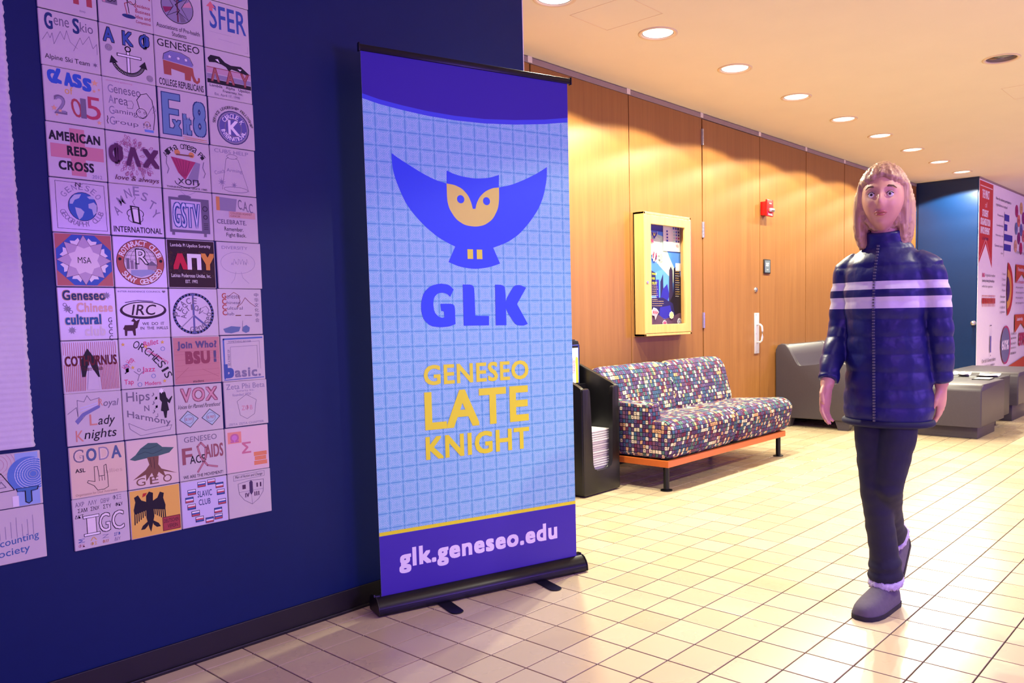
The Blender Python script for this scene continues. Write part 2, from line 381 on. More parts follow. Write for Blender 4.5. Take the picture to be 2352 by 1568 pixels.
for cgrp in cols:
    a, b_ = min(cgrp)-.14, max(cgrp)+.14
    quad(X, a, Y0, Y1); X = b_; yy = Y0
    for (hx, hy) in sorted([p for p in ROW+BACK+DARK if round(p[0], 3) in cgrp], key=lambda p: p[1]):
        quad(a, b_, yy, hy-.14); y0, y1 = hy-.14, hy+.14; yy = y1
        angs = sorted([2*pi*k/36-pi for k in range(36)]+[atan2(yv-hy, xv-hx) for xv in (a, b_) for yv in (y0, y1)])
        inn, out = [], []
        for an in angs:
            c_, s_ = cos(an), sin(an); t_ = min(((b_-hx)/c_ if c_ > 1e-9 else (a-hx)/c_ if c_ < -1e-9 else 1e9), ((y1-hy)/s_ if s_ > 1e-9 else (y0-hy)/s_ if s_ < -1e-9 else 1e9))
            inn.append((hx+CR*c_, hy+CR*s_, H)); out.append((hx+t_*c_, hy+t_*s_, H))
        b0 = len(cv); n = len(angs); cv.extend(inn+out)
        for k in range(n): cf.append((b0+k, b0+(k+1) % n, b0+n+(k+1) % n, b0+n+k))
    quad(a, b_, yy, Y1)
quad(X, 13.2, Y0, Y1)
ce = link('ceiling', mesh('ceiling', cv, cf, M['ceil'])); tag(ce, kind='structure')
# hairline access panels in the ceiling
def hatch(x0, x1, y0, y1, rz=0):
    b = B()
    for (a, c, d, e) in ((x0, x1, y0, y0+.003), (x0, x1, y1-.003, y1), (x0, x0+.003, y0, y1), (x1-.003, x1, y0, y1)): b.box(a, c, d, e, H-.0012, H)
    return b.make('hatch_seam', M['ring'], ce)
hatch(1.56, 1.89, 1.01, 1.40); hatch(4.93, 5.35, -.35, .03)

# walls
nw = B().box(-4, XE, YB, YW+.05, 0, H).make('wall_left', M['navy']); tag(nw, kind='structure')
B().box(XE-.0025, XE+.0015, YB-.0015, YB+.002, .086, H).make('corner_edge', M['paper'], nw)
bb = B().box(-4, XE+.004, YB-.007, YB, .008, .086, .002).box(-4, XE+.004, YB-.016, YB, 0, .012, .003).make('baseboard_left', M['black_base']); tag(bb, kind='structure')
fw = B().box(XF, XF+.2, 1.285, YW+.05, 0, H).make('wall_far', M['teal']); tag(fw, kind='structure')
d2 = empty('door_2', (XF, 1.66, 0)); tag(d2, kind='structure')
B().box(-.012, 0, -.368, .36, .01, H-.02, .003).make('door_leaf', M['teal'], d2)
k = B().cyl((-.01, -.345, .905), (-.022, -.345, .905), .03, n=24).cyl((-.02, -.345, .905), (-.05, -.345, .905), .012).sph((-.062, -.345, .905), .02, .028, .028).make('knob', M['steel'], d2, auto=35)
pw = B().box(XF+.001, 13.2, 1.285, 1.5, 0, H).make('wall_right', M['paper']); tag(pw, kind='structure')
for nm, a in (('wall_back', (13.2, 13.4, -5, 2.2, 0, H)), ('wall_front', (-4.2, 13.4, -5.2, -5, 0, H)), ('wall_side', (-4.2, -4, -5, 2.2, 0, H))):
    tag(B().box(*a).make(nm, M['hidden_wall']), kind='structure')
# wooden wall: full-height veneer panels with recessed joints, one of them a hinged door
seams = [0.9, 1.922, 2.959, 3.961, 4.956, 5.93, 6.897, 7.87, 8.84, XF]
ww = B().box(XE, XF, YW+.018, YW+.2, 0, H).make('wall_wood', M['joint']); tag(ww, kind='structure'); ww.name = 'wall_middle'
TOP = H-.045
for i, (a, b_) in enumerate(zip(seams, seams[1:])):
    if i == 3: continue
    gl = .008 if i != 2 else .004
    B().box(-(b_-a)/2+gl, (b_-a)/2-.004, -.009, .009, .006, TOP, .0015, 1).make('panel', M['panel'], ww, loc=((a+b_)/2, YW+.009, 0))
d1 = empty('door_1', ((seams[3]+seams[4])/2, YW+.009, 0)); tag(d1, kind='structure')
hw = (seams[4]-seams[3])/2
B().box(-hw+.009, hw-.004, -.011, .009, .006, TOP-.004, .0015, 1).make('door_leaf', M['panel'], d1)
for z in (2.545, 1.79, 1.04):
    b = B()
    for q in range(5): b.cyl((-hw+.003, -.018, z-.065+q*.026+.001), (-hw+.003, -.018, z-.065+q*.026+.025), .0085, n=12)
    b.box(-hw-.012, -hw+.018, -.0145, -.010, z-.065, z+.065).make('hinge', M['steel'], d1, auto=35)
hd = B().box(hw-.118, hw-.03, -.020, -.011, .717, 1.092, .004).make('pull_plate', M['lilac_metal'], d1, auto=40)
B().tube([(hw-.075, -.02, .985), (hw-.073, -.05, .985), (hw-.069, -.066, .968), (hw-.067, -.070, .93), (hw-.067, -.070, .87), (hw-.069, -.066, .838), (hw-.073, -.05, .822), (hw-.075, -.02, .822)], .0095, 12).make('pull_handle', M['lilac_metal'], d1, smooth=True)
b = B()
for z in (1.075, .735, .90): b.cyl((hw-.095, -.021, z), (hw-.095, -.023, z), .004, n=10)
b.make('screw', M['steel'], d1)
B().cyl((hw-.085, -.011, 1.305), (hw-.085, -.022, 1.305), .024, .020, n=24).cyl((hw-.085, -.02, 1.305), (hw-.085, -.027, 1.305), .011, n=16).make('lock_cylinder', M['steel'], d1, auto=30)
tr = B().box(XE, XF, YW-.002, YW+.018, TOP+.002, H-.006).make('trim_1', M['ledge']); tag(tr, kind='structure')
for s_ in seams[1:-1]: B().box(s_-.02, s_+.02, YW-.004, YW+.018, TOP+.006, H-.001).make('joint_cover', M['ceil'], tr)
tag(B().box(XE, XF, YW-.008, YW+.001, 0, .09, .002).make('baseboard_back', M['black_base']), kind='structure')
tag(B().box(XF-.0, 13.2, 1.275, 1.286, H-.022, H, .001).make('trim_2', M['ledge']), kind='structure')

# ------------------------------------------------------------ ceiling lights
def circ(r, z, n=36): return [(r*cos(2*pi*k/n), r*sin(2*pi*k/n), z) for k in range(n)]
_l = {}
def light(x, y, lit, label, power, group='recessed ceiling lights', cone=147):
    e = empty('ceiling_light', (x, y, H), label=label, cat='ceiling light', group=group)
    def sub(nm, fn):
        if nm not in _l:
            o = fn(); _l[nm] = o.data; o.parent = e
        else: o = link(nm.split('/')[0], _l[nm], e)
        return o
    sub('trim_ring', lambda: B().loft([circ(.116, 0), circ(.116, -.003), circ(.110, -.006), circ(.1, -.005), circ(.094, -.001), circ(.094, .006)], caps=False).make('trim_ring', M['ring'], smooth=True))
    sub('housing' if lit else 'housing/d', lambda: B().loft([circ(.0945, .004), circ(.091, .03), circ(.08, .09), circ(.05, .12)]).make('housing', M['can'], smooth=True))
    if lit:
        sub('lens', lambda: B().loft([circ(.0925, .010), circ(.0925, .006), circ(.088, .003)]).make('lens', M['lamp'], smooth=False))
        l = bpy.data.lights.new('downlight', 'SPOT'); l.energy = power; l.color = LAMP_COL; l.spot_size = radians(cone); l.spot_blend = 0.10; l.shadow_soft_size = .035
        o = bpy.data.objects.new('downlight', l); COL.objects.link(o); o.parent = e; o.location = (0, 0, -.012)
    else:
        B().cyl((0, 0, .06), (0, 0, .115), .02, n=16).sph((0, 0, .055), .032, .032, .036).make('bulb', M['steel'], e, auto=40)
    return e
ordn = ['cut by the top edge of the photo, above the banner\'s right half', 'largest fully visible, nearest the banner', 'second fully visible from the banner, with a flare', 'third fully visible from the banner', 'fourth fully visible from the banner', 'fifth fully visible from the banner', 'fourth from the far teal wall', 'third from the far teal wall', 'last but none, nearest the far teal wall']
ordn = ['cut by the top edge above the banner', 'nearest to the banner and largest in full view', 'second in full view from the banner', 'third in full view from the banner', 'fourth in full view from the banner', 'fifth in full view from the banner', 'third from the far teal wall', 'second from the far teal wall', 'right beside the far teal wall']
pw_ = [1.8, 1.55, 1.35, 1.1, 1.0, .95, .9, .9, 2.2]
for i, (x, y) in enumerate(ROW): light(x, y, True, 'round lit recessed ceiling light, '+ordn[i], LAMP_W*pw_[i])
for i, (x, y) in enumerate(BACK): light(x, y, True, 'round lit recessed ceiling light of the row behind the viewer, '+('above the seating end', 'above the entrance end')[x < 2.5], LAMP_W*(.15 if x < 0 else .75), 'ceiling lights behind the viewer', 128 if x < 1 else 141)
light(*DARK[0], False, 'unlit dark recessed ceiling light on its own at the upper right', 0, None)
#MORE
# ------------------------------------------------------------ roll-up banner
BN = radians(-16.7)
ban = empty('roll_up_banner', (-.132+.287*.045, .873+.958*.045, 0), BN, label='tall retractable banner with a blue owl emblem and yellow lettering, standing on the tiled floor', cat='banner')
DK, BLU, YEL = (52, 30, 160), (46, 84, 236), (246, 246, 40)
u0_, u1_, zb, zt = -.030, .842, .062, 2.068
a = Art(z0=.0006, dz=.00008, clip=(u0_, zb, u1_, zt))
a.rect(u0_, zb, u1_, zt, (144, 212, 230))
Cc = .0566; LN, MO = (98, 178, 214), (190, 230, 244)
zl = a.z
for i in range(-2, 16):
    for j in range(0, 32):
        cx, cy = .0143+(i+.5)*Cc, .2637+(j+.5)*Cc   # motif centre
        if cy > 1.95: continue
        h = Cc/2
        def L_(p, q, w, c, z): 
            (x0, y0), (x1, y1) = p, q; d = sqrt((x1-x0)**2+(y1-y0)**2); nx, ny = -(y1-y0)/d*w/2, (x1-x0)/d*w/2
            a.poly([(cx+x0-nx, cy+y0-ny), (cx+x1-nx, cy+y1-ny), (cx+x1+nx, cy+y1+ny), (cx+x0+nx, cy+y0+ny)], c, z)
        # darker lattice: crossing squares, spindle bars between them
        a.poly([(cx-h-.0038, cy-h-.0038), (cx-h+.0038, cy-h-.0038), (cx-h+.0038, cy-h+.0038), (cx-h-.0038, cy-h+.0038)], LN, zl)
        for (dx, dy, px, py) in ((1, 0, 0, 1), (0, 1, 1, 0)):
            P_ = lambda t_, w_: (cx-h+dx*t_+px*w_, cy-h+dy*t_+py*w_)
            a.poly([P_(.006, -.0008), P_(.014, -.0022), P_(Cc-.014, -.0022), P_(Cc-.006, -.0008), P_(Cc-.006, .0008), P_(Cc-.014, .0022), P_(.014, .0022), P_(.006, .0008)], LN, zl)
        z2 = zl+.00008
        for s1 in (1, -1):
            for s2 in (1, -1):
                for off in (-.0030, .0030):
                    L_((s1*.0045+off*.7*s1*1, s2*.0045-off*.7*s2), (s1*(.0225)+off*.7*s1, s2*(.0225)-off*.7*s2), .0019, MO, z2)
        for k in range(4):
            an = k*pi/2; ox, oy = cos(an)*.0225, sin(an)*.0225
            pts = [(ox+.0085*cos(an+pi+t_), oy+.0085*sin(an+pi+t_)) for t_ in (-1.25, -.62, 0, .62, 1.25)]
            for p, q in zip(pts, pts[1:]): L_(p, q, .0021, MO, z2)
a.z = zl+.0002
CURVE = [(-.031, 1.9135), (.034, 1.900), (.119, 1.889), (.219, 1.8795), (.329, 1.875), (.456, 1.877), (.590, 1.888), (.729, 1.905), (.843, 1.925)]
BAND = [(-.031, 1.8965), (.034, 1.883), (.119, 1.872), (.218, 1.8625), (.328, 1.858), (.456, 1.860), (.589, 1.870), (.729, 1.887), (.843, 1.907)]
for cv_, c in ((BAND, (66, 84, 226)), (CURVE, DK)):
    for p, q in zip(cv_, cv_[1:]): a.poly([p, q, (q[0], zt), (p[0], zt)], c)
    a.up()
OWL = [(0.072, 1.712), (0.073, 1.662), (0.083, 1.620), (0.102, 1.572), (0.123, 1.529), (0.157, 1.487), (0.198, 1.447), (0.245, 1.412), (0.288, 1.390), (0.315, 1.379), (0.285, 1.319), (0.329, 1.302), (0.393, 1.293), (0.458, 1.301), (0.508, 1.317), (0.479, 1.379), (0.542, 1.401), (0.598, 1.436), (0.648, 1.486), (0.692, 1.543), (0.718, 1.599), (0.734, 1.667), (0.736, 1.715), (0.688, 1.685), (0.631, 1.657), (0.569, 1.631), (0.511, 1.617), (0.513, 1.666), (0.469, 1.651), (0.410, 1.644), (0.353, 1.648), (0.315, 1.656), (0.289, 1.666), (0.287, 1.617), (0.240, 1.627), (0.187, 1.649), (0.135, 1.676), (0.095, 1.697)]
FACE = [(0.287, 1.617), (0.320, 1.614), (0.351, 1.602), (0.376, 1.578), (0.389, 1.550), (0.394, 1.527), (0.406, 1.528), (0.412, 1.551), (0.428, 1.578), (0.454, 1.600), (0.484, 1.613), (0.512, 1.617), (0.511, 1.569), (0.505, 1.533), (0.481, 1.491), (0.444, 1.466), (0.404, 1.458), (0.359, 1.462), (0.322, 1.483), (0.295, 1.522), (0.287, 1.555)]
def smooth_poly(P_, k=1):
    for _ in range(k):
        out = []
        for i in range(len(P_)):
            p, q, r = P_[i-1], P_[i], P_[(i+1) % len(P_)]
            v1 = (p[0]-q[0], p[1]-q[1]); v2 = (r[0]-q[0], r[1]-q[1]); d1_ = math.hypot(*v1); d2_ = math.hypot(*v2)
            cs = (v1[0]*v2[0]+v1[1]*v2[1])/(d1_*d2_)
            if cs < -.55: out += [(q[0]+v1[0]*.2, q[1]+v1[1]*.2), (q[0]+v2[0]*.2, q[1]+v2[1]*.2)]
            else: out.append(q)
        P_ = out
    return P_
OWLS = smooth_poly(OWL, 3); FACES = smooth_poly(FACE, 3)
a.clip = None
a.fill(OWLS, BLU); a.fill(FACES, (238, 230, 96)); a.disc(.344, 1.561, .0155, BLU); a.disc(.455, 1.560, .0155, BLU)
a.rect(.366, 1.333, .390, 1.370, YEL); a.rect(.406, 1.333, .430, 1.370, YEL)
for P_ in ([(0.303, 1.214), (0.284, 1.232), (0.246, 1.237), (0.207, 1.227), (0.179, 1.202), (0.167, 1.164), (0.167, 1.129), (0.176, 1.098), (0.202, 1.075), (0.240, 1.069), (0.279, 1.071), (0.306, 1.080), (0.306, 1.148), (0.296, 1.159), (0.246, 1.159), (0.248, 1.132), (0.259, 1.130), (0.261, 1.108), (0.252, 1.105), (0.236, 1.110), (0.220, 1.128), (0.216, 1.159), (0.221, 1.184), (0.236, 1.199), (0.256, 1.202), (0.275, 1.197), (0.287, 1.185)],
           [(0.342, 1.233), (0.375, 1.233), (0.387, 1.228), (0.391, 1.215), (0.392, 1.111), (0.452, 1.109), (0.451, 1.072), (0.341, 1.073)],
           [(0.483, 1.233), (0.516, 1.232), (0.529, 1.220), (0.529, 1.071), (0.481, 1.071)],
           [(0.529, 1.172), (0.561, 1.220), (0.573, 1.231), (0.598, 1.232), (0.624, 1.221), (0.580, 1.155), (0.628, 1.074), (0.609, 1.067), (0.581, 1.069), (0.566, 1.077), (0.528, 1.134)]):
    a.fill(smooth_poly(P_), BLU)
a.text('GENESEO', .168, .848, .626, .926, YEL, .022); a.text('LATE', .167, .676, .622, .823, YEL, .026); a.text('KNIGHT', .166, .560, .622, .651, YEL, .026)
a.rect(u0_, .294, u1_, .308, YEL); a.rect(u0_, zb-.02, u1_, .293, (66, 44, 168)); 
a.text('glk.geneseo.edu', .043, .137, .747, .232, (244, 240, 250), .036)
B().box(u0_, u1_, 0, .0006, zb-.01, zt+.008).make('banner_sheet', M['paper'], ban)
a.make('printed_front', VINYL, ban)
B().box(u0_-.004, .857, -.006, .008, 2.062, 2.085, .003).box(u0_-.008, u0_-.003, -.008, .010, 2.060, 2.090, .001).box(.856, .861, -.008, .010, 2.060, 2.090, .001).make('top_rail', M['black_metal'], ban, auto=40)
prof = [(-.046, .012), (-.044, .004), (.052, .004), (.058, .014), (.060, .035), (.050, .056), (.030, .066), (.006, .068), (.004, .060), (-.003, .060), (-.006, .066), (-.022, .058), (-.036, .044), (-.044, .028)]
B().prism(prof, 0, -.052, .868, .0012, 1).make('base_cassette', M['black_metal'], ban, auto=30)
for x0, nm in ((-.057, 'end_cap'), (.868, 'end_cap')):
    B().prism([(p[0]*1.05, p[1]*1.06+.0005) for p in prof], 0, x0, x0+.005, .001, 1).make(nm, M['black'], ban, auto=30)
B().box(-.052, .868, -.0475, -.0455, .0275, .0295).make('base_groove', M['black'], ban)
for x in (.205, .640):
    pts = [(x-.026, .02), (x-.026, -.155)]+[(x+.026*cos(pi+t_*pi/8), -.155+.026*sin(pi+t_*pi/8)) for t_ in range(1, 8)]+[(x+.026, -.155), (x+.026, .02)]
    f_ = B().prism(pts, 2, .0004, .0045, .0008, 1).make('foot', M['black_metal'], ban, auto=40)
    if x > .5: f_.rotation_euler = (0, 0, 0)
# support pole behind the sheet
B().cyl((.405, .018, .05), (.405, .012, 2.07), .008, n=12).make('pole', M['steel'], ban, smooth=True)

# ------------------------------------------------------------ murals of hand-drawn tiles
def stroke_font(a, t, x0, y0, x1, y1, c, bold=0, **k): a.text(t, x0, y0, x1, y1, c, bold, **k)
K, R_, BL, GY, GN, YL, OR = (30, 24, 34), (176, 74, 78), (58, 92, 160), (120, 112, 128), (90, 130, 120), (226, 184, 84), (214, 150, 84)
BR = (120, 84, 64); PK = (206, 150, 160); LG = (146, 140, 160); DB = (36, 60, 110); WH = (240, 236, 236); TEA = (86, 128, 150)
def scrib(a, x0, y0, x1, y1, w=.006, c=GY, n=8, seed=0):
    r = random.Random(seed); x = x0; pts = []
    for i in range(n*3): pts.append((x0+(x1-x0)*i/(n*3-1), y0+(y1-y0)*r.random()))
    a.line(pts, w, c)
def t_H(a):
    a.text('H', .60, .20, .93, 1.1, R_, .02); a.text('congregation', .08, .24, .45, .29, LG); a.text('(tm)', .70, .06, .80, .11, GY)
def t_HOW(a):
    a.fill([(.72, .82), (.98, .62), (.98, .98)], R_); a.text('HOW', .42, .72, .95, 1.0, K, .01); a.text('HOW', .44, .74, .93, .98, WH, -.005)
    a.rect(.06, .38, .34, .56, GY); a.ring(.2, .47, .05, .012, K); a.ring(.28, .47, .03, .01, K); a.rect(.07, .39, .12, .55, PK)
    a.disc(.55, .22, .13, DB, ry=.04); a.line([(.52, .25), (.48, .46), (.60, .52), (.72, .40)], .014, R_); a.line([(.56, .28), (.52, .60)], .014, K); a.ring(.62, .55, .08, .010, K)
    for i, s in enumerate(('Residence', 'Business', 'Idea and', 'Competition')): a.text(s, .68, .44-.11*i, .97, .51-.11*i, R_, .01)
def t_pre(a):
    a.disc(.5, .66, .34, K); a.disc(.5, .66, .325, LG)
    for k, c in enumerate((BL, PK, LG, GY, LG, (150, 50, 90), LG, GY)):
        a0 = pi/2-k*pi/4; a.fill([(.5, .66)]+[(.5+.31*cos(a0-t*pi/16), .66+.31*sin(a0-t*pi/16)) for t in range(1, 4)], c)
    a.star(.5, .66, .33, K, 4, .28, pi/4); a.star(.5, .66, .30, LG, 4, .26, pi/4); a.line([(.5, .95), (.5, .36)], .03, (110, 50, 70))
    a.line([(.47, .86), (.55, .78), (.46, .70), (.54, .60), (.48, .5)], .018, K)
    a.text('Associations of Pre-health', .05, .16, .95, .25, K); a.text('Students', .36, .04, .66, .13, K)
def t_sfer(a):
    a.text('SFER', .12, .42, .95, .93, BL, .012); a.fill([(.06, .86), (.16, .98), (.26, .86), (.20, .86), (.20, .78), (.12, .78), (.12, .86)], (220, 120, 120)); a.line([(.1, .34), (.6, .34)], .004, LG); a.line([(.3, .22), (.8, .2)], .004, LG); a.line([(.9, .05), (.97, .05), (.97, .2)], .004, GY)
def t_skio(a):
    a.text('G', .08, .66, .22, .97, DB, .02); a.text('ene', .24, .76, .50, .90, GY); a.text('S', .56, .68, .68, .97, DB, .02); a.text('kio', .69, .74, .92, .92, GY)
    a.line([(.03, .44), (.12, .60), (.16, .50), (.20, .60), (.22, .40), (.34, .66), (.40, .52), (.45, .7), (.5, .5), (.62, .40)], .006, GY)
    a.line([(.55, .34), (.68, .62), (.72, .50), (.84, .68), (.9, .46), (.97, .56), (.97, .36)], .006, GY); a.text('Alpine Ski Team', .05, .08, .82, .20, K); a.star(.92, .15, .05, GY, 6)
def t_akp(a):
    a.text('A', .04, .66, .26, .96, K, .04); a.text('A', .055, .675, .245, .945, BL, .02); a.text('K', .40, .66, .62, .96, K, .04); a.text('K', .415, .675, .605, .945, BL, .02); a.text('Φ', .72, .66, .96, .98, K, .04); a.text('Φ', .735, .675, .945, .965, BL, .02)
    a.line([(.50, .54), (.50, .14)], .07, K); a.line([(.50, .54), (.50, .15)], .045, WH); a.line([(.30, .46), (.74, .46)], .06, K); a.line([(.31, .46), (.73, .46)], .036, WH); a.ring(.5, .60, .05, .02, K)
    a.ring(.5, .40, .30, .07, K, pi*1.08, pi*1.92); a.ring(.5, .40, .30, .045, WH, pi*1.08, pi*1.92); a.fill([(.14, .26), (.18, .42), (.30, .30)], K); a.fill([(.86, .26), (.82, .42), (.70, .30)], K)
    for (x, y) in ((.14, .56), (.90, .10)):
        for r in (.02, .04, .06): a.ring(x, y, r, .008, GY, n=14)
def t_gcr(a):
    a.text('GENESEO', .04, .82, .92, .97, K, .004); a.fill([(.14, .60), (.18, .70), (.30, .76), (.52, .76), (.68, .70), (.76, .58), (.76, .52), (.14, .56)], (130, 130, 176)); a.line([(.14, .56), (.16, .68), (.3, .77), (.52, .77), (.7, .7), (.77, .56)], .01, K)
    a.fill([(.14, .55), (.76, .50), (.78, .34), (.83, .24), (.86, .26), (.86, .32), (.90, .32), (.90, .24), (.84, .18), (.76, .22), (.72, .34), (.70, .22), (.58, .22), (.58, .36), (.30, .40), (.30, .26), (.15, .26)], (170, 90, 70))
    for x in (.28, .46, .62): a.star(x, .64, .055, K); a.star(x, .64, .045, WH)
    a.text('COLLEGE REPUBLICANS', .04, .03, .97, .17, K, .01)
def t_lau(a):
    a.rect(0, .50, 1, .62, (196, 160, 170)); a.rect(0, .38, 1, .48, LG); a.rect(0, .28, 1, .37, K); a.line([(0, .62), (1, .62)], .014, (150, 70, 70))
    a.fill([(.03, .80), (.10, .88), (.30, .88), (.42, .78), (.55, .74), (.78, .76), (.98, .62), (.90, .60), (.70, .64), (.56, .66), (.50, .60), (.44, .68), (.34, .72), (.20, .74), (.06, .72)], K); a.fill([(.2, .80), (.30, .74), (.26, .82)], WH); a.fill([(.7, .70), (.80, .70), (.76, .66)], WH)
    for i, ch in enumerate('ΛAΥ'): a.text(ch, .08+.34*i, .32, .28+.34*i, .62, (140, 60, 60), .03); a.text(ch, .10+.34*i, .34, .26+.34*i, .60, (176, 110, 100), .01)
    a.text('Lambda   Alpha   Upsilon', .05, .19, .97, .27, K); a.text('Fraternity, Inc.', .34, .11, .80, .18, K); a.text('Est. April 17, 1998', .15, .02, .72, .09, GY)
def t_2015(a):
    for i, (ch, x, y, r) in enumerate((('C', .14, .82, .3), ('L', .26, .85, -.4), ('A', .42, .82, 0), ('S', .57, .82, 0), ('S', .74, .78, -.1))): a.text(ch, x-.08, y-.13, x+.08, y+.13, (50, 96, 190), .05, rot=r)
    a.text('of', .34, .54, .48, .68, YL, .0); a.text('2', .14, .14, .36, .50, GY, .01); a.text('2', .17, .17, .34, .47, LG, 0); a.text('0', .44, .12, .62, .48, R_, 0, rot=.2); a.text('1', .60, .12, .70, .50, GY, .02); a.text('5', .70, .12, .96, .56, (190, 70, 90), 0)
    for x, y, r in ((.88, .84, .07), (.86, .68, .04), (.95, .72, .03), (.14, .24, .06), (.24, .2, .04), (.18, .12, .03), (.92, .08, .05)): a.star(x, y, r, (230, 180, 130))
def t_gagg(a):
    a.text('above the gathering', .05, .93, .55, .97, PK)
    for i, s in enumerate(('Geneseo', 'Area', 'Gaming', 'Group !!!')): a.text(s[0], .08, .72-.21*i, .18, .88-.21*i, LG); a.text(s[1:], .19, .72-.21*i, .19+.085*len(s[1:]), .84-.21*i, GY)
    a.line([(.42, .60), (.52, .62), (.55, .56), (.53, .47), (.43, .46), (.42, .60)], .008, GY); a.ring(.70, .40, .10, .010, K, n=18); a.ring(.66, .43, .02, .006, K); a.ring(.76, .42, .02, .006, K); a.line([(.66, .33), (.72, .31), (.78, .36)], .008, K)
    a.line([(.66, .50), (.62, .66), (.70, .78), (.82, .82), (.92, .70), (.96, .40), (.92, .10)], .012, K); a.line([(.80, .36), (.88, .50), (.94, .60), (.98, .50), (.92, .44)], .008, GY); a.ring(.80, .20, .05, .008, OR); a.rect(.74, .04, .92, .09, (110, 150, 210)); a.line([(.04, .25), (.05, .20), (.03, .15), (.05, .1)], .012, K)
def t_exit8(a):
    for c, s in ((DB, .0), ((106, 146, 176), .018)):
        a.fill([(.04+s, .94-s), (.44-s, .94-s), (.44-s, .78+s), (.20-s, .78+s), (.20-s, .62-s), (.40-s, .62-s), (.40-s, .48+s), (.20-s, .48+s), (.20-s, .22-s), (.44-s, .22-s), (.44-s, .06+s), (.04+s, .06+s)], c)
        a.text('x', .24+s, .14+s, .44-s, .40-s, c, .04-s); a.text('it', .46+s, .10+s, .66-s, .56-s, c, .05-s); a.text('8', .68+s, .10+s, .98-s, .86-s, c, .04-s)
    a.line([(.46, .07), (.97, .05)], .010, OR); a.line([(.46, .02), (.97, .01)], .01, OR); scrib(a, .5, .03, .9, .05, .006, OR, 8)
def t_ck(a):
    a.disc(.52, .42, .37, (70, 70, 110)); a.disc(.52, .42, .345, LG); a.disc(.52, .42, .315, (96, 96, 156)); a.ring(.52, .42, .19, .02, LG)
    a.arc('CIRCLE K', .52, .42, .25, pi*.80, pi*.2, .10, WH, .01); a.arc('INTERNATIONAL', .52, .42, .25, pi*1.10, pi*1.9, .09, WH, .01, inside=True)
    a.text('K', .40, .26, .66, .58, WH, .02); a.arc('SERVICE LEADERSHIP FELLOWSHIP', .52, .42, .44, pi*.95, pi*.06, .06, K)
def t_arc(a):
    a.rect(.38, .04, .64, .94, (206, 138, 146)); a.rect(.04, .36, .97, .62, (206, 138, 146)); a.text('AMERICAN', .02, .68, .92, .86, K, .03); a.text('RED', .32, .42, .68, .60, K, .035); a.text('CROSS', .16, .13, .78, .31, K, .03); a.text('2012', .74, .02, .92, .09, LG)
def t_plx(a):
    r = random.Random(3)
    for k in range(90):
        an = r.random()*2*pi; d = .36*sqrt(r.random()); x, y = .52+d*cos(an), .56+d*sin(an); a.line([(x, y), (x+.07*cos(an-.35), y+.07*sin(an-.35)), (x+.10*cos(an), y+.10*sin(an)), (x+.07*cos(an+.35), y+.07*sin(an+.35)), (x, y)], .007, (176, 100, 140))
    a.text('Φ', .02, .36, .32, .78, (92, 46, 84), .04); a.text('Λ', .34, .36, .62, .74, (92, 46, 84), .04); a.text('X', .66, .36, .99, .74, (92, 46, 84), .04); a.text('love & always', .12, .03, .96, .16, (90, 30, 60), .0, shear=.3)
def t_aopi(a):
    a.arc('Alpha Omega Pi', .48, .40, .50, pi*.80, pi*.22, .11, K); a.fill([(.18, .66), (.70, .60), (.46, .20), (.32, .34)], (176, 60, 100)); a.fill([(.70, .60), (.80, .58), (.72, .16), (.50, .20)], LG); a.disc(.32, .76, .06, OR); a.disc(.62, .74, .06, OR); a.line([(.3, .72), (.64, .72)], .03, BR)
    for k in range(6): a.line([(.22+.07*k, .64-.01*k), (.38+.02*k, .28)], .006, (90, 30, 60))
    a.line([(.10, .66), (.08, .52), (.13, .40), (.09, .30)], .012, GY); a.line([(.88, .62), (.85, .50), (.90, .38), (.86, .28)], .012, GY); a.ring(.5, .16, .26, .012, K, pi*1.0, 2*pi, ry=.12); a.text('ΧΟΠ', .30, .10, .74, .22, K, .01); a.text('THINKING PINK SINCE 1985', .06, .01, .92, .05, K)
def t_ghost1(a):
    a.line([(.40, .80), (.34, .76), (.22, .08)], .008, GY); a.line([(.56, .80), (.62, .76), (.84, .08)], .008, GY); a.ring(.48, .82, .12, .008, GY, ry=.05); a.ring(.54, .10, .28, .008, GY, ry=.06); a.text('Coach', .06, .42, .30, .50, LG, rot=.3); a.text('Arming', .34, .46, .70, .56, LG); a.star(.22, .24, .10, LG, 9, .3); a.star(.50, .2, .08, LG, 8, .3); a.text('CUBS HELP', .08, .88, .86, .96, LG)
def t_geo(a):
    a.line([(.08, .06), (.08, .96), (.94, .94), (.96, .05), (.08, .06)], .007, K); a.arc('GENESEO', .52, .52, .36, pi*.82, pi*.18, .11, LG); a.arc('GEOGRAPHY CLUB', .52, .52, .36, pi*1.12, pi*1.88, .10, LG, inside=True); a.text('N', .43, .88, .52, .96, K)
    a.disc(.54, .50, .26, K, ry=.28); a.disc(.54, .50, .252, (60, 104, 180), ry=.272); L = (186, 196, 214)
    a.fill([(.32, .62), (.40, .72), (.52, .74), (.48, .66), (.40, .62), (.36, .54), (.31, .54)], L); a.fill([(.40, .48), (.50, .46), (.56, .40), (.52, .30), (.46, .24), (.42, .36)], L); a.fill([(.64, .56), (.74, .60), (.79, .54), (.78, .40), (.72, .34), (.70, .46), (.64, .48)], L); a.fill([(.62, .70), (.70, .72), (.76, .66), (.66, .66)], L)
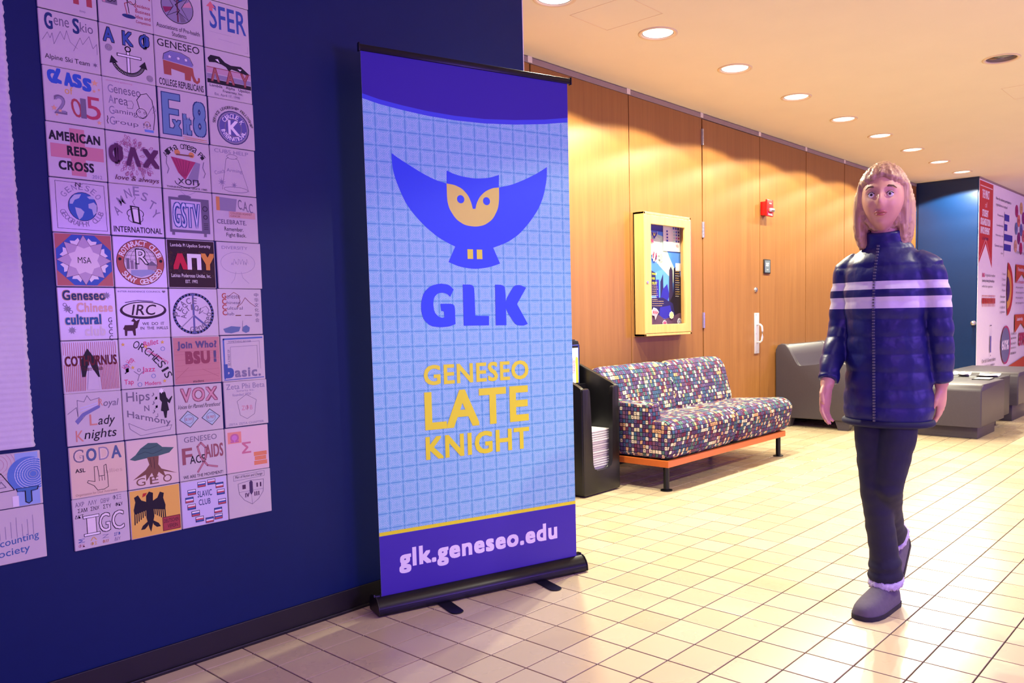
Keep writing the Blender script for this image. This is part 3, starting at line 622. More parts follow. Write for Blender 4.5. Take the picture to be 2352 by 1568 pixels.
def t_amn(a):
    for ch, x, y, r in (('A', .12, .48, .6), ('M', .20, .68, .5), ('N', .34, .84, .3), ('E', .50, .90, 0), ('S', .66, .80, -.3), ('T', .80, .64, -.5), ('Y', .86, .46, -.7)): a.text(ch, x-.06, y-.09, x+.06, y+.09, LG, .01, rot=r); 
    a.fill([(.36, .60), (.54, .58), (.56, .22), (.40, .26)], K); a.fill([(.40, .57), (.51, .56), (.52, .26), (.43, .28)], WH)
    a.ring(.46, .44, .16, .012, K, -.6, pi*1.2, ry=.10); a.ring(.46, .34, .14, .010, K, pi*.8, pi*2.1, ry=.09); a.line([(.46, .60), (.42, .68), (.48, .76), (.45, .82)], .008, GY); a.text('INTERNATIONAL', .03, .05, .97, .17, K, .01)
def t_gstv(a):
    a.line([(.34, 1.0), (.46, .90), (.66, 1.0)], .008, LG); a.rect(.08, .12, .94, .86, (110, 104, 124)); a.rect(.13, .18, .76, .80, (206, 196, 216)); a.disc(.42, .88, .14, (110, 104, 124), ry=.04); a.ring(.85, .66, .05, .012, K); a.ring(.85, .48, .04, .012, K)
    for k in range(4): a.line([(.81, .34-.04*k), (.90, .34-.04*k)], .010, K)
    a.text('GSTV', .15, .22, .74, .76, (60, 90, 150), .03); a.text('GSTV', .165, .235, .725, .745, (214, 214, 236), .0); a.rect(.12, .06, .18, .12, GY); a.rect(.80, .05, .86, .12, GY)
def t_cac(a):
    a.fill([(.06, .96), (.54, .94), (.50, .66), (.10, .66)], LG); a.rect(.06, .66, .14, .96, OR); a.text('C.A.C.', .56, .68, .94, .90, GY, .01, sl=-.1); a.rect(.34, .52, .96, .66, (206, 166, 156)); a.text('COLLEGES AGAINST', .38, .60, .88, .645, BR); a.text('CANCER', .38, .54, .60, .58, BR)
    a.text('CELEBRATE.', .06, .37, .74, .47, GY, .02); a.text('Remember.', .22, .22, .66, .31, K); a.text('Fight Back.', .26, .07, .72, .18, K)
def t_msa(a):
    a.rect(0, 0, 1, 1, (188, 110, 104)); a.fill([(.5+.5*cos(pi/8+k*pi/4)*1.06, .5+.5*sin(pi/8+k*pi/4)*1.06) for k in range(8)], (62, 100, 184)); n = 8
    for k in range(8):
        an = k*pi/4+pi/8; a.fill([(.5+.30*cos(an-.32), .5+.30*sin(an-.32)), (.5+.44*cos(an-.18), .5+.44*sin(an-.18)), (.5+.40*cos(an), .5+.40*sin(an)), (.5+.44*cos(an+.18), .5+.44*sin(an+.18)), (.5+.30*cos(an+.32), .5+.30*sin(an+.32))], WH)
    for k in range(8):
        an = k*pi/4; P_ = [(.5+.49*cos(an), .5+.49*sin(an)), (.5+.30*cos(an+.42), .5+.30*sin(an+.42)), (.5+.22*cos(an), .5+.22*sin(an)), (.5+.30*cos(an-.42), .5+.30*sin(an-.42))]; a.fill(P_, (196, 178, 198)); a.line(P_, .007, (110, 70, 90), True)
    a.star(.5, .5, .30, (236, 226, 226), 8, .76, pi/8); a.text('MSA', .38, .44, .62, .56, K)
def t_rot(a):
    a.disc(.5, .5, .47, K, 36); a.disc(.5, .5, .46, (184, 96, 84), 36); a.disc(.5, .5, .33, K, 36); a.disc(.5, .5, .32, (224, 212, 220), 36)
    for r in (.1, .2, .3): a.ring(.5, .5, r, .006, K, 0, pi, ry=.3)
    for y in (.56, .64, .72): a.line([(.2, y), (.8, y)], .006, K)
    a.rect(.22, .36, .28, .58, GY); a.rect(.30, .36, .36, .54, (150, 130, 150)); a.rect(.38, .36, .43, .50, GY); a.fill([(.60, .44), (.72, .54), (.84, .44)], GY); a.rect(.63, .34, .81, .44, (170, 150, 160)); a.fill([(.3, .34), (.7, .36), (.8, .30), (.5, .20), (.3, .24)], (156, 168, 200))
    a.text('R', .40, .46, .66, .78, K, .03); a.text('R', .42, .48, .64, .76, WH, .0); a.arc('ROTARACT CLUB', .5, .5, .395, pi*.86, pi*.12, .11, WH, .02); a.arc('SUNY GENESEO', .5, .5, .395, pi*1.20, pi*1.86, .11, WH, .02, inside=True); a.disc(.10, .56, .03, K); a.disc(.90, .54, .03, K)
def t_lpu(a):
    a.rect(0, 0, 1, 1, (46, 14, 28)); r = random.Random(5)
    for k in range(80): a.ring(r.random()*.94+.03, r.random()*.52+.24, .02, .007, (96, 66, 50), n=8)
    a.text('Lambda Pi Upsilon Sorority', .06, .84, .92, .93, WH, .006); a.text('Λ', .10, .38, .40, .72, (200, 24, 60), .07); a.text('Π', .40, .38, .70, .72, WH, .06); a.text('Υ', .70, .38, .99, .74, (222, 150, 60), .06); a.text('Latinas Poderosas Unidas, Inc.', .05, .20, .90, .29, WH, .006); a.text('EST. 1992', .34, .09, .60, .16, WH, .006)
def t_tree(a):
    a.ring(.46, .56, .40, .006, LG, ry=.24); a.line([(.40, .36), (.36, .2), (.28, .1)], .006, LG); a.line([(.52, .36), (.56, .22), (.70, .1)], .006, LG); a.text('DIVERSITY', .1, .86, .7, .93, LG); scrib(a, .3, .5, .7, .66, .005, LG, 12, 4)
def t_gccc1(a):
    a.text('Geneseo', .06, .76, .84, .97, (196, 160, 110), .05); a.text('Geneseo', .07, .77, .83, .96, DB, .02); a.text('Chinese', .30, .53, .96, .72, (222, 180, 170), .03); a.text('cultural', .08, .28, .74, .50, (200, 180, 150), .05); a.text('cultural', .09, .29, .73, .49, (40, 90, 150), .03); a.text('club', .42, .06, .80, .26, (214, 204, 206), .03)
    for i, ch in enumerate('GCCC'): a.text(ch, .86, .32-.12*i, .93, .42-.12*i, K)
    for x, y in ((.86, .86), (.14, .6), (.2, .18)): a.star(x, y, .08, LG, 9, .5)
    for x, y in ((.1, .68), (.16, .6), (.2, .54)): a.ring(x, y, .03, .008, GY, n=12)
def t_irc(a):
    a.text('INTER-RESIDENCE COUNCIL ♥', .02, .92, .96, .97, GY, .01); a.disc(.5, .56, .46, (52, 26, 54), 36, ry=.18); a.disc(.50, .575, .41, (230, 222, 230), 36, ry=.145); a.text('IRC', .28, .46, .74, .68, (52, 26, 54), .01, shear=.2); a.line([(.15, .72), (.4, .765), (.7, .74)], .014, (52, 26, 54))
    a.fill([(.08, .18), (.12, .26), (.28, .26), (.30, .32), (.24, .34), (.30, .40), (.34, .34), (.42, .38), (.38, .28), (.36, .20), (.32, .18), (.32, .04), (.28, .04), (.26, .14), (.16, .14), (.15, .04), (.11, .04), (.11, .16)], (70, 34, 50))
    a.text('WE  DO  IT', .46, .25, .90, .31, K); a.text('IN  THE  HALLS', .42, .16, .97, .22, K)
def t_peace(a):
    a.ring(.48, .48, .42, .045, (86, 92, 150), n=36); a.ring(.48, .48, .44, .008, K, n=36); a.ring(.48, .48, .395, .008, K, n=36); a.line([(.48, .90), (.48, .06)], .04, (96, 100, 156)); a.line([(.48, .44), (.78, .18)], .04, (96, 100, 156)); a.line([(.48, .44), (.20, .18)], .02, LG)
    a.arc('PEACE', .46, .42, .34, pi*.95, pi*.45, .13, GY, .01); a.arc('ACTION', .46, .42, .20, pi*1.0, pi*.2, .12, GY, .01); a.arc('Geneseo', .48, .48, .34, pi*1.45, pi*1.98, .11, GY, inside=True); a.line([(.66, .60), (.76, .64), (.82, .56), (.78, .46), (.68, .50)], .008, GY)
def t_gccc2(a):
    for i, s in enumerate(('Geneseo', 'Chinese', 'Cultural', 'Club')): a.text(s[0], .08, .80-.125*i, .18, .92-.125*i, (176, 80, 70), .02); a.text(s[1:], .19, .80-.125*i, .19+.052*len(s[1:]), .87-.125*i, GY)
    for i, ch in enumerate('中华文化学会'): a.text(ch, .84, .84-.115*i, .94, .93-.115*i, GY, .0)
    a.line([(.22, .84), (.36, .94), (.46, .88), (.50, .74), (.42, .60), (.54, .70), (.62, .82), (.74, .70), (.86, .62)], .010, (140, 80, 80)); a.line([(.38, .42), (.50, .42)], .02, BR); a.line([(.60, .42), (.76, .42)], .014, BR)
    a.fill([(.08, .12), (.26, .18), (.48, .16), (.44, .06), (.26, .02), (.12, .04)], (100, 120, 160)); a.fill([(.52, .06), (.54, .16), (.62, .20), (.70, .14), (.68, .05), (.60, .02)], (100, 120, 160)); a.line([(.52, .06), (.54, .3)], .006, GY)
def t_coth(a):
    for k in range(26):
        x = .02+k*.0375; a.line([(x, .98), (.5+(x-.5)*1.0, .60+abs(x-.5)*.3)], .009, (190, 110, 110)) if k % 1 == 0 else 0
    for k in range(12): a.line([(.02+k*.035, .55), (.03+k*.03, .03)], .012, (196, 120, 120)); a.line([(.98-k*.03, .55), (.98-k*.028, .03)], .012, (196, 120, 120))
    a.fill([(.30, .60), (.44, .86), (.60, .60), (.64, .28), (.56, .30), (.46, .62), (.38, .30), (.32, .30)], K); a.fill([(.40, .04), (.46, .56), (.60, .30), (.62, .04)], (206, 196, 206)); a.text('COTHURNUS', .03, .52, .97, .72, (96, 22, 30), .02); a.text('Theatre Club', .32, .42, .70, .50, (80, 20, 30), .006)
def t_orch(a):
    M_ = (214, 40, 110); a.arc('ORCHESIS', -.30, -.28, 1.32, pi*.345, pi*.125, .16, K, .0); a.text('Ballet', .46, .86, .76, .97, M_, sl=.06); a.text('Contemporary', .50, .58, .94, .68, M_, sl=-.30); a.text('Hip Hop', .02, .42, .28, .58, M_, rot=.9); a.text('Jazz', .40, .28, .66, .42, M_); a.text('Tap', .04, .05, .22, .18, M_); a.text('Modern', .44, .03, .76, .11, M_)
    for x, y in ((.06, .9), (.50, .84), (.84, .92), (.22, .42), (.84, .10)): a.star(x, y, .045, YL)
    a.line([(.30, .14), (.34, .26), (.24, .34)], .010, GY); a.line([(.34, .26), (.44, .34)], .010, GY); a.ring(.34, .36, .03, .008, GY, n=12)
    for x, y in ((.84, .78), (.10, .46), (.62, .22), (.34, .06)): a.ring(x, y, .04, .008, (110, 150, 210), n=14)
    a.text('♫', .06, .30, .14, .42, K)
def t_bsu(a):
    a.rect(0, 0, 1, 1, (196, 136, 136)); a.line([(.05, .7), (.95, .7)], .004, (150, 80, 90)); a.line([(.3, .35), (.02, .1)], .005, (150, 80, 90)); a.line([(.6, .3), (.95, .12)], .005, (150, 80, 90))
    for k in range(8): a.line([(.02, .12*k+.03), (.98, .12*k+.06)], .004, (176, 108, 114))
    a.text('Join Who?', .08, .72, .94, .92, (96, 84, 124), .04); a.text('BSU', .24, .42, .78, .70, (146, 70, 86), .05); a.text('!', .86, .44, .92, .70, (86, 80, 120), .05); a.text('student', .38, .02, .62, .07, K)
def t_basic(a):
    a.line([(.05, .05), (.05, .94), (.97, .96)], .035, (80, 110, 180)); a.line([(.12, .84), (.90, .88), (.90, .24)], .006, GY); a.line([(.20, .30), (.20, .76), (.84, .78), (.84, .26)], .006, GY); a.text('SOMETHING BIGGER', .16, .86, .70, .90, GY); a.text('BE A PART OF', -.02, .50, .34, .55, GY, rot=pi/2); a.text('b', .03, .06, .26, .38, (66, 90, 160), .06); a.text('asic.', .28, .07, .90, .28, (130, 124, 150), .03); a.line([(.03, .02), (.97, .04)], .02, (90, 110, 170))
def t_rlk(a):
    P_ = [(.02, .62), (.18, .74), (.20, .56), (.20, .88), (.32, .84), (.38, .96), (.44, .86), (.60, .90), (.60, .72), (.36, .60), (.20, .42)]; a.line(P_, .010, GY); a.fill([(.19, .40), (.30, .55), (.60, .70), (.60, .77), (.28, .62), (.14, .47)], (116, 120, 170)); a.line([(.25, .72), (.56, .80)], .02, (200, 200, 224)); a.line([(.25, .66), (.56, .76)], .02, (200, 200, 224))
    a.text('R', .58, .74, .66, .88, (210, 140, 120)); a.text('oyal', .67, .68, .94, .86, GY, .004, shear=.2); a.text('L', .40, .36, .54, .58, (210, 140, 120)); a.text('ady', .56, .30, .86, .54, K, .004, shear=.2); a.text('K', .14, .06, .28, .28, (210, 140, 120)); a.text('nights', .30, .04, .88, .28, K, .004, shear=.2)
def t_hnh(a):
    a.text('Hips', .06, .70, .52, .96, GY, .01); a.text('N', .40, .54, .50, .66, GY, .01); a.text('Harmony', .06, .28, .92, .46, GY, .012, sl=-.26)
    a.fill([(.72, .90), (.78, .96), (.84, .90), (.86, .80), (.90, .74), (.97, .82), (.98, .80), (.92, .66), (.87, .70), (.90, .52), (.86, .50), (.84, .36), (.80, .36), (.78, .50), (.73, .52), (.76, .70), (.72, .76)], K); a.star(.76, .94, .06, WH, 6, .6)
    for i, ch in enumerate('♪♫♪♫♪♩'): a.text(ch, .56+.05*(i % 2), .84-.09*i, .62+.05*(i % 2), .92-.09*i, GY)
    a.line([(.10, .20), (.08, .32), (.40, .14), (.94, .20), (.90, .10), (.30, .04), (.10, .20)], .008, GY)
def t_vox(a):
    a.text('VOX', .10, .64, .92, .96, (140, 80, 96), .04); a.text('VOX', .115, .655, .905, .945, (206, 150, 160), .01); a.text('Voices for Planned Parenthood', .04, .51, .96, .60, K, shear=.3)
    for cx, s in ((.26, 'BE SAFE'), (.74, 'BE PREP')):
        P_ = [(cx-.20, .28), (cx+.02, .10), (cx+.20, .28), (cx-.02, .46)]; a.fill(P_, (176, 200, 206)); a.line(P_, .012, K, True); a.ring(cx, .28, .10, .008, GY); a.text(s, cx-.08, .25, cx+.08, .31, R_)
def t_zpb(a):
    a.text('Zeta Phi Beta', .04, .84, .96, .96, LG, .004); a.text('Sorority Inc.', .28, .76, .70, .82, LG); a.text('founded 1920', .18, .68, .62, .74, LG); P_ = [(.28, .56), (.50, .70), (.74, .56), (.68, .24), (.50, .14), (.34, .24)]; a.line(P_, .008, GY, True); a.text('ZΦB', .38, .34, .64, .46, PK, .01); a.text('ZETA ZETA CHAPTER', .06, .02, .9, .07, LG)
def t_goda(a):
    a.rect(0, 0, 1, 1, (226, 204, 174))
    for i, (ch, c) in enumerate((('G', GY), ('O', (86, 104, 140)), ('D', LG), ('A', (86, 104, 140)))): a.text(ch, .06+.23*i, .70, .25+.23*i, .96, c, .02); a.text(ch, .085+.23*i, .725, .225+.23*i, .935, (232, 214, 190) if c != (86, 104, 140) else c, -.005)
    a.text('ASL', .08, .50, .26, .58, K, .02); a.text('allies', .62, .42, .94, .50, (200, 176, 150))
    P_ = [(.42, .58), (.48, .58), (.50, .38), (.60, .38), (.60, .58), (.64, .60), (.66, .34), (.66, .14), (.58, .10), (.46, .10), (.40, .20), (.28, .28), (.30, .32), (.42, .28)]; a.line(P_, .010, K, True)
    for x in (.50, .55, .60): a.line([(x, .38), (x, .28)], .008, K)
    a.text('Organization for Deaf Awareness', .06, .02, .82, .08, (176, 150, 124))
def t_gtree(a):
    a.rect(0, 0, 1, 1, (224, 206, 190)); a.fill([(.04, .62), (.16, .70), (.26, .82), (.42, .92), (.60, .90), (.70, .80), (.94, .76), (.84, .66), (.60, .62), (.34, .60), (.14, .58)], (70, 104, 100)); a.line([(.2, .7), (.35, .74), (.5, .68), (.7, .74)], .008, (36, 60, 60)); a.line([(.3, .82), (.45, .8), (.6, .84)], .008, (36, 60, 60))
    a.fill([(.38, .62), (.62, .62), (.60, .44), (.66, .34), (.98, .20), (.70, .28), (.74, .14), (.60, .28), (.52, .12), (.46, .28), (.34, .12), (.34, .26), (.08, .18), (.34, .36), (.42, .46)], (124, 84, 66)); a.line([(.44, .6), (.46, .4)], .008, K); a.line([(.52, .6), (.52, .36)], .008, K)
    for i, ch in enumerate('GEO'): a.text(ch, .14+.27*i, .04, .32+.27*i, .20, BR, 0)
def t_aids(a):
    a.text('GENESEO', .12, .82, .84, .94, GY, .004); a.text('F', .06, .34, .28, .70, (150, 90, 96), .02); a.text('ACE', .22, .34, .56, .52, K, .01); a.text('AIDS', .56, .42, .97, .72, (150, 90, 96), .015)
    a.line([(.38, .14), (.56, .40), (.58, .66), (.48, .78), (.40, .70), (.46, .46), (.60, .26), (.82, .20)], .04, (150, 80, 90)); a.line([(.38, .14), (.56, .40), (.58, .66), (.48, .78), (.40, .70), (.46, .46), (.60, .26), (.82, .20)], .022, (190, 130, 140)); a.text('WE ARE THE MOVEMENT!', .06, .03, .94, .10, K)
def t_osx(a):
    a.rect(0, 0, 1, 1, (222, 196, 194)); a.rect(.04, .66, .36, .92, (226, 150, 130)); a.disc(.20, .78, .10, (200, 130, 190)); a.text('Ω', .10, .68, .30, .88, (190, 110, 150), .02); a.text('Σ', .36, .40, .58, .66, (200, 120, 140), .02); a.text('Ξ', .64, .10, .96, .40, (226, 130, 70), .08)
def t_igc(a):
    for i, s in enumerate(('AXP', 'ΛΛΥ', 'ΩΒΨ', 'ΦΣΞ')): a.text(s, .04+.23*i, .86+.025*(i == 3), .20+.23*i, .95+.03*(i == 3), GY)
    for i, s in enumerate(('ΣΑΜ', 'ΣΝΧ', 'ΣΤΥ', 'ΦΚΧ')): a.text(s, .08+.23*i, .74, .25+.22*i, .82, K)
    a.text('ΔΚΤ', .02, .63, .18, .70, K)
    for s, x0, x1 in (('I', .22, .40), ('G', .44, .66), ('C', .68, .92)):
        a.text(s, x0, .26, x1, .66, K, .02); a.text(s, x0+.012, .272, x1-.012, .648, (236, 226, 224), .0)
    a.rect(.16, .60, .46, .66, K); a.rect(.17, .61, .45, .65, WH); a.rect(.16, .24, .46, .30, K); a.rect(.17, .25, .45, .29, WH)
    for i, (s, c) in enumerate((('Σ', BL), ('Λ', YL), ('Ζ', LG), ('ΣΓΦ', BL), ('ΦΚ', PK), ('ΦΣ', YL), ('ΦΛΧ', OR), ('ΔΙΥ', LG))): a.text(s, .05+.22*(i % 4), .14-.10*(i//4), .17+.22*(i % 4), .21-.10*(i//4), c)
def t_eagle(a):
    a.rect(0, 0, 1, 1, (236, 190, 84)); E_ = (28, 18, 34)
    for s in (-1, 1):
        X = lambda x: .38+s*x
        a.fill([(X(.04), .72), (X(.16), .78), (X(.22), .90), (X(.30), .86), (X(.28), .76), (X(.32), .60), (X(.31), .50), (X(.04), .56)], E_)
        for k in range(6): a.line([(X(.10+.04*k), .56), (X(.10+.042*k), .44-.03*k)], .022, E_)
        a.fill([(X(.02), .34), (X(.16), .24), (X(.20), .16), (X(.12), .16), (X(.06), .22)], E_)
    a.fill([(.32, .86), (.38, .94), (.46, .90), (.45, .76), (.46, .40), (.40, .16), (.38, .08), (.35, .16), (.30, .40), (.31, .70)], E_); a.fill([(.34, .92), (.26, .92), (.24, .84), (.30, .86)], (190, 50, 40))
    a.rect(.62, .04, .99, .34, (120, 36, 44)); a.rect(.635, .055, .975, .325, (168, 66, 70)); a.text('DEUTSCHER', .65, .21, .96, .29, K); a.text('VEREIN', .72, .09, .93, .17, K)
def t_slav(a):
    a.rect(0, 0, 1, 1, (206, 200, 226)); a.text('SLAVIC', .34, .62, .66, .76, DB, .01); a.text('CLUB', .36, .44, .62, .57, DB, .01); fl_ = [(.36, .90), (.58, .92), (.76, .82), (.14, .76), (.78, .66), (.08, .60), (.80, .44), (.12, .44), (.70, .26), (.20, .28), (.28, .14), (.50, .08), (.70, .12)]
    for k, (x, y) in enumerate(fl_):
        a.rect(x-.01, y-.06, x+.17, y+.06, K); cs = [(WH, BL, (196, 84, 96)), (WH, (196, 84, 96), BL), (BL, WH, (196, 84, 96))][k % 3]
        for q in range(3): a.rect(x, y-.05+.033*(2-q), x+.16, y-.05+.033*(3-q), cs[q])
def t_mac(a):
    a.line([(.12, .96), (.86, .98), (.86, .86), (.12, .84)], .007, GY, True); a.text('Men of Action and Change', .16, .87, .82, .95, K, shear=.2); P_ = [(.22, .76), (.52, .80), (.84, .78), (.82, .50), (.70, .34), (.54, .24), (.36, .36), (.24, .52)]; a.line(P_, .010, GY, True); a.line([(.53, .80), (.54, .24)], .006, GY); a.line([(.23, .56), (.83, .56)], .006, GY)
    a.fill([(.49, .76), (.53, .80), (.57, .76), (.57, .52), (.53, .46), (.49, .52)], (70, 50, 90)); a.text('I', .32, .62, .40, .72, (80, 50, 80), .03); a.text('II', .66, .62, .78, .72, (80, 50, 80), .03); a.text('IV', .38, .42, .48, .52, (80, 50, 80), .03); a.text('III', .60, .42, .72, .52, (80, 50, 80), .03)
def t_dt(a):
    for r in (.06, .12, .18, .24, .30): a.ring(.30, .82, r, .006, PK, n=20)
    a.rect(.60, .0, .97, 1.0, (150, 178, 220)); a.disc(.80, .58, .34, (90, 130, 196), 30)
    for r in (.30, .26, .22, .18, .14, .10, .06): a.ring(.88, .58, r, .012, (206, 216, 240), n=30)
    a.rect(.52, 0, .62, .2, (232, 226, 232)) ; P_ = [(.14, .30), (.36, .66), (.56, .32)]; a.line(P_, .014, K, True); a.line([(.28, .38), (.36, .50), (.43, .39)], .012, GY, True); a.fill([(.58, .34), (.96, .34), (.94, .27), (.84, .26), (.84, .06), (.78, .02), (.72, .06), (.72, .27), (.60, .27)], K); a.fill([(.60, .33), (.94, .33), (.92, .28), (.82, .27), (.82, .07), (.78, .04), (.74, .07), (.74, .28), (.61, .28)], (70, 120, 176))
def t_acc(a):
    for k in range(9): a.line([(.1+.09*k, .46), (.1+.09*k, .70+.14*((k*7) % 3)/2)], .008, LG)
    a.text('Accounting', .06, .30, .90, .48, (70, 110, 160), .004, sl=.08); a.text('Society', .14, .10, .74, .28, (70, 110, 160), .004, sl=.04)
GRID = [
 [None, None, None, None],
 [(t_H, 'cream tile with a tall dark-red letter H cut by the top edge'), (t_HOW, 'tile with bubble letters ending in HOW and red notes below'), (t_pre, 'tile with a coloured segmented wheel above Associations of Pre-health Students'), (t_sfer, 'tile with thin blue letters SFER')],
 [(t_skio, 'tile reading GeneSkio over pencilled mountains, Alpine Ski Team'), (t_akp, 'tile with blue Greek letters above a drawn anchor'), (t_gcr, 'tile with a red and blue elephant, Geneseo College Republicans'), (t_lau, 'tile with a dark spread eagle over brown Greek letters')],
 [(t_2015, 'tile reading Class of 2015 with small stars'), (t_gagg, 'tile reading Geneseo Area Gaming Group beside a doodled squirrel'), (t_exit8, 'tile with big blue block letters Exit 8'), (t_ck, 'tile with a round purple seal, Circle K International')],
 [(t_arc, 'tile with a pale red cross behind American Red Cross'), (t_plx, 'tile with three dark Greek letters over a pink flower, love & always'), (t_aopi, 'tile with a magenta crest under curved script'), (t_ghost1, 'faint pencil tile with a tall flared outline')],
 [(t_geo, 'tile with a blue globe, Geneseo Geography Club'), (t_amn, 'tile with a candle in barbed wire, Amnesty International'), (t_gstv, 'tile with a drawn television reading GSTV'), (t_cac, 'tile reading C.A.C. Celebrate. Remember. Fight Back.')],
 [(t_msa, 'tile with a blue, red and grey star pattern around MSA'), (t_rot, 'tile with a round red seal, Rotaract Club SUNY Geneseo'), (t_lpu, 'dark maroon tile with red, white and gold Greek letters'), (t_tree, 'nearly blank tile with a faint pencil tree')],
 [(t_gccc1, 'tile in blue and pale lettering, Geneseo Chinese Cultural Club'), (t_irc, 'tile with IRC in a dark oval above a moose'), (t_peace, 'tile with a round peace sign over a map, Peace Action'), (t_gccc2, 'tile with red capitals and Chinese characters down its right side')],
 [(t_coth, 'tile with a red theatre curtain reading Cothurnus'), (t_orch, 'tile reading Orchesis among magenta dance words and stars'), (t_bsu, 'red-brown tile reading Join Who? BSU!'), (t_basic, 'tile with a blue corner line reading basic')],
 [(t_rlk, 'tile with a crown and script Royal Lady Knights'), (t_hnh, "tile with a black singer silhouette, Hips 'N Harmony"), (t_vox, 'tile reading VOX above two drawn square packets'), (t_zpb, 'faint tile reading Zeta Phi Beta')],
 [(t_goda, 'tan tile reading GODA with a drawn signing hand'), (t_gtree, 'tile with a wide green tree whose roots spell GEO'), (t_aids, 'tile with a red ribbon, Geneseo Face AIDS'), (t_osx, 'pale pink tile with orange Greek letters stepping down')],
 [(t_igc, 'tile with outlined letters IGC among small Greek letters'), (t_eagle, 'yellow tile with a black heraldic eagle, Deutscher Verein'), (t_slav, 'lilac tile ringed with small flags, Slavic Club'), (t_mac, 'tile with a quartered shield, Men of Action and Change')]]
TP = .15375; ts = .1518
tm = B().box(-ts/2, ts/2, -.006, 0, -ts/2, ts/2, .0016, 1).make('tile', M['glaze']); tile_mesh = tm.data; bpy.data.objects.remove(tm)
mur = empty('tile_mural', (-.8145, YB, .446), label='tall mural of hand-drawn square ceramic tiles, four across, left of the banner', cat='mural')
for r in range(12):
    for c in range(4):
        rr = 11-r; jx, jz = random.uniform(-.0012, .0012)+(.004*(1 if c == 3 and r % 3 == 0 else 0)), random.uniform(-.0008, .0008)
        t = link('tile', tile_mesh, mur, ((c-1.5)*.1545+jx, -.0005, (rr+.5)*TP+jz), (0, random.uniform(-.004, .004), 0))
        if GRID[r][c]:
            fn, lb = GRID[r][c]; t['label'] = lb
            a = Art(z0=.0001, dz=.00002, clip=(0, 0, 1, 1)); fn(a)
            a.v = [((p[0]-.5)*ts*.97, -.0062+p[1], (p[2]-.5)*ts*.97) for p in a.v]; a.make('drawing', INK, t)
mu2 = empty('tile_mural', (-1.1925-ts/2, YB, .450), label='narrow tile mural cut by the left edge, two drawn tiles below a white ribbed hanging', cat='mural')
for k, (fn, lb) in enumerate(((t_acc, 'bottom tile with blue script, Accounting Society'), (t_dt, 'tile with a blue sunburst disc, a triangle and a blue letter T'))):
    t = link('tile', tile_mesh, mu2, (0, -.0005, (k+.5)*.154), (0, random.uniform(-.003, .003), 0)); t['label'] = lb
    a = Art(z0=.0001, dz=.00002, clip=(0, 0, 1, 1)); fn(a); a.v = [((p[0]-.5)*ts*.97, -.0062+p[1], (p[2]-.5)*ts*.97) for p in a.v]; a.make('drawing', INK, t)
    link('tile', tile_mesh, mu2, (-.1545, -.0005, (k+.5)*.154))
# ribbed hanging: real relief, rows of small knotted ribs
nx_, nz_ = 70, 330; x0, x1, z0, z1 = -1.62, -1.203, .768, 2.45
vv, ff = [], []
for j in range(nz_+1):
    z = z0+(z1-z0)*j/nz_
    for i in range(nx_+1):
        x = x0+(x1-x0)*i/nx_; rib = .5+.5*cos(2*pi*z/.0168); kn = .5+.5*cos(2*pi*(x/.0125+(int(z/.0168) % 2)*.5)); d_ = .004+.004*rib*(.55+.45*kn)+.0015*noise.noise(Vector((x*14, z*14, 0)))
        if i == nx_: x += .0035*noise.noise(Vector((3, z*55, 1)))+.002*rib; d_ = 0
        if i == nx_-1: x += .0028*noise.noise(Vector((3, z*55, 1)))
        vv.append((x, YB-d_-.004*(i < nx_), z))
for j in range(nz_):
    for i in range(nx_): a_ = j*(nx_+1)+i; ff.append((a_, a_+1, a_+nx_+2, a_+nx_+1))
cl = link('ribbed_hanging', mesh('ribbed_hanging', vv, ff, M['textile'], True)); tag(cl, 'white ribbed textured hanging on the navy wall at the left edge, above the two tiles', 'wall hanging')
# ------------------------------------------------------------ wall fixtures on the wooden wall
al = empty('fire_alarm', (5.02, YW, 2.05), label='red fire alarm with a clear strobe on the wooden wall right of the door', cat='fire alarm')
B().box(-.05, .05, -.055, 0, -.062, .062, .004).make('back_box', M['red'], al, auto=40)
B().box(-.062, .062, -.075, -.055, -.075, .078, .006).make('faceplate', M['red'], al, auto=40)
B().box(-.046, .046, -.100, -.075, -.035, -.002, .008).sph((0, -.095, -.018), .03, .018, .014).make('strobe_lens', M['steel'], al, auto=40)
a = Art(z0=.0757); a.text('FIRE', -.04, -.066, .04, -.046, WH, .02); a.rect(-.02, .040, .02, .046, WH); a.make('lettering', INK, al)
sg = empty('room_sign', (5.085, YW, 1.523), label='small black-framed grey room sign reading 327 beside the door', cat='sign')
B().box(-.062, .062, -.012, 0, -.066, .066, .003).make('frame', M['black'], sg, auto=40)
a = Art(z0=.0123); a.rect(-.052, -.056, .052, .056, (96, 108, 118)); a.text('327', -.03, .002, .03, .034, WH, .02); a.text('room', -.018, -.034, .018, -.026, WH); a.make('sign_face', INK, sg)

# display case
dc = empty('display_case', (3.31, YW, .936), label='oak-framed glazed display case hung on the wooden wall above the sofa', cat='display case')
w_, h_, dp = .318, .918, .10
B().box(-w_, w_, -.012, 0, 0, h_).make('back_board', M['oak'], dc)
for nm, bx_ in (('side', (-w_, -w_+.018, -dp, 0, 0, h_)), ('side', (w_-.018, w_, -dp, 0, 0, h_)), ('top', (-w_, w_, -dp, 0, h_-.018, h_)), ('bottom', (-w_, w_, -dp, 0, 0, .018))): B().box(*bx_, .002).make(nm, M['oak'], dc)
b = B()
fr = .066
b.box(-w_+.004, -w_+.022+fr, -dp-.002, -dp+.018, .020, h_-.020, .003); b.box(w_-.022-fr, w_-.008, -dp-.002, -dp+.018, .020, h_-.020, .003); b.box(-w_+.022+fr, w_-.022-fr, -dp-.002, -dp+.018, h_-.020-fr, h_-.020, .003); b.box(-w_+.022+fr, w_-.022-fr, -dp-.002, -dp+.018, .020, .020+fr, .003)
b.make('door_frame', M['oak'], dc)
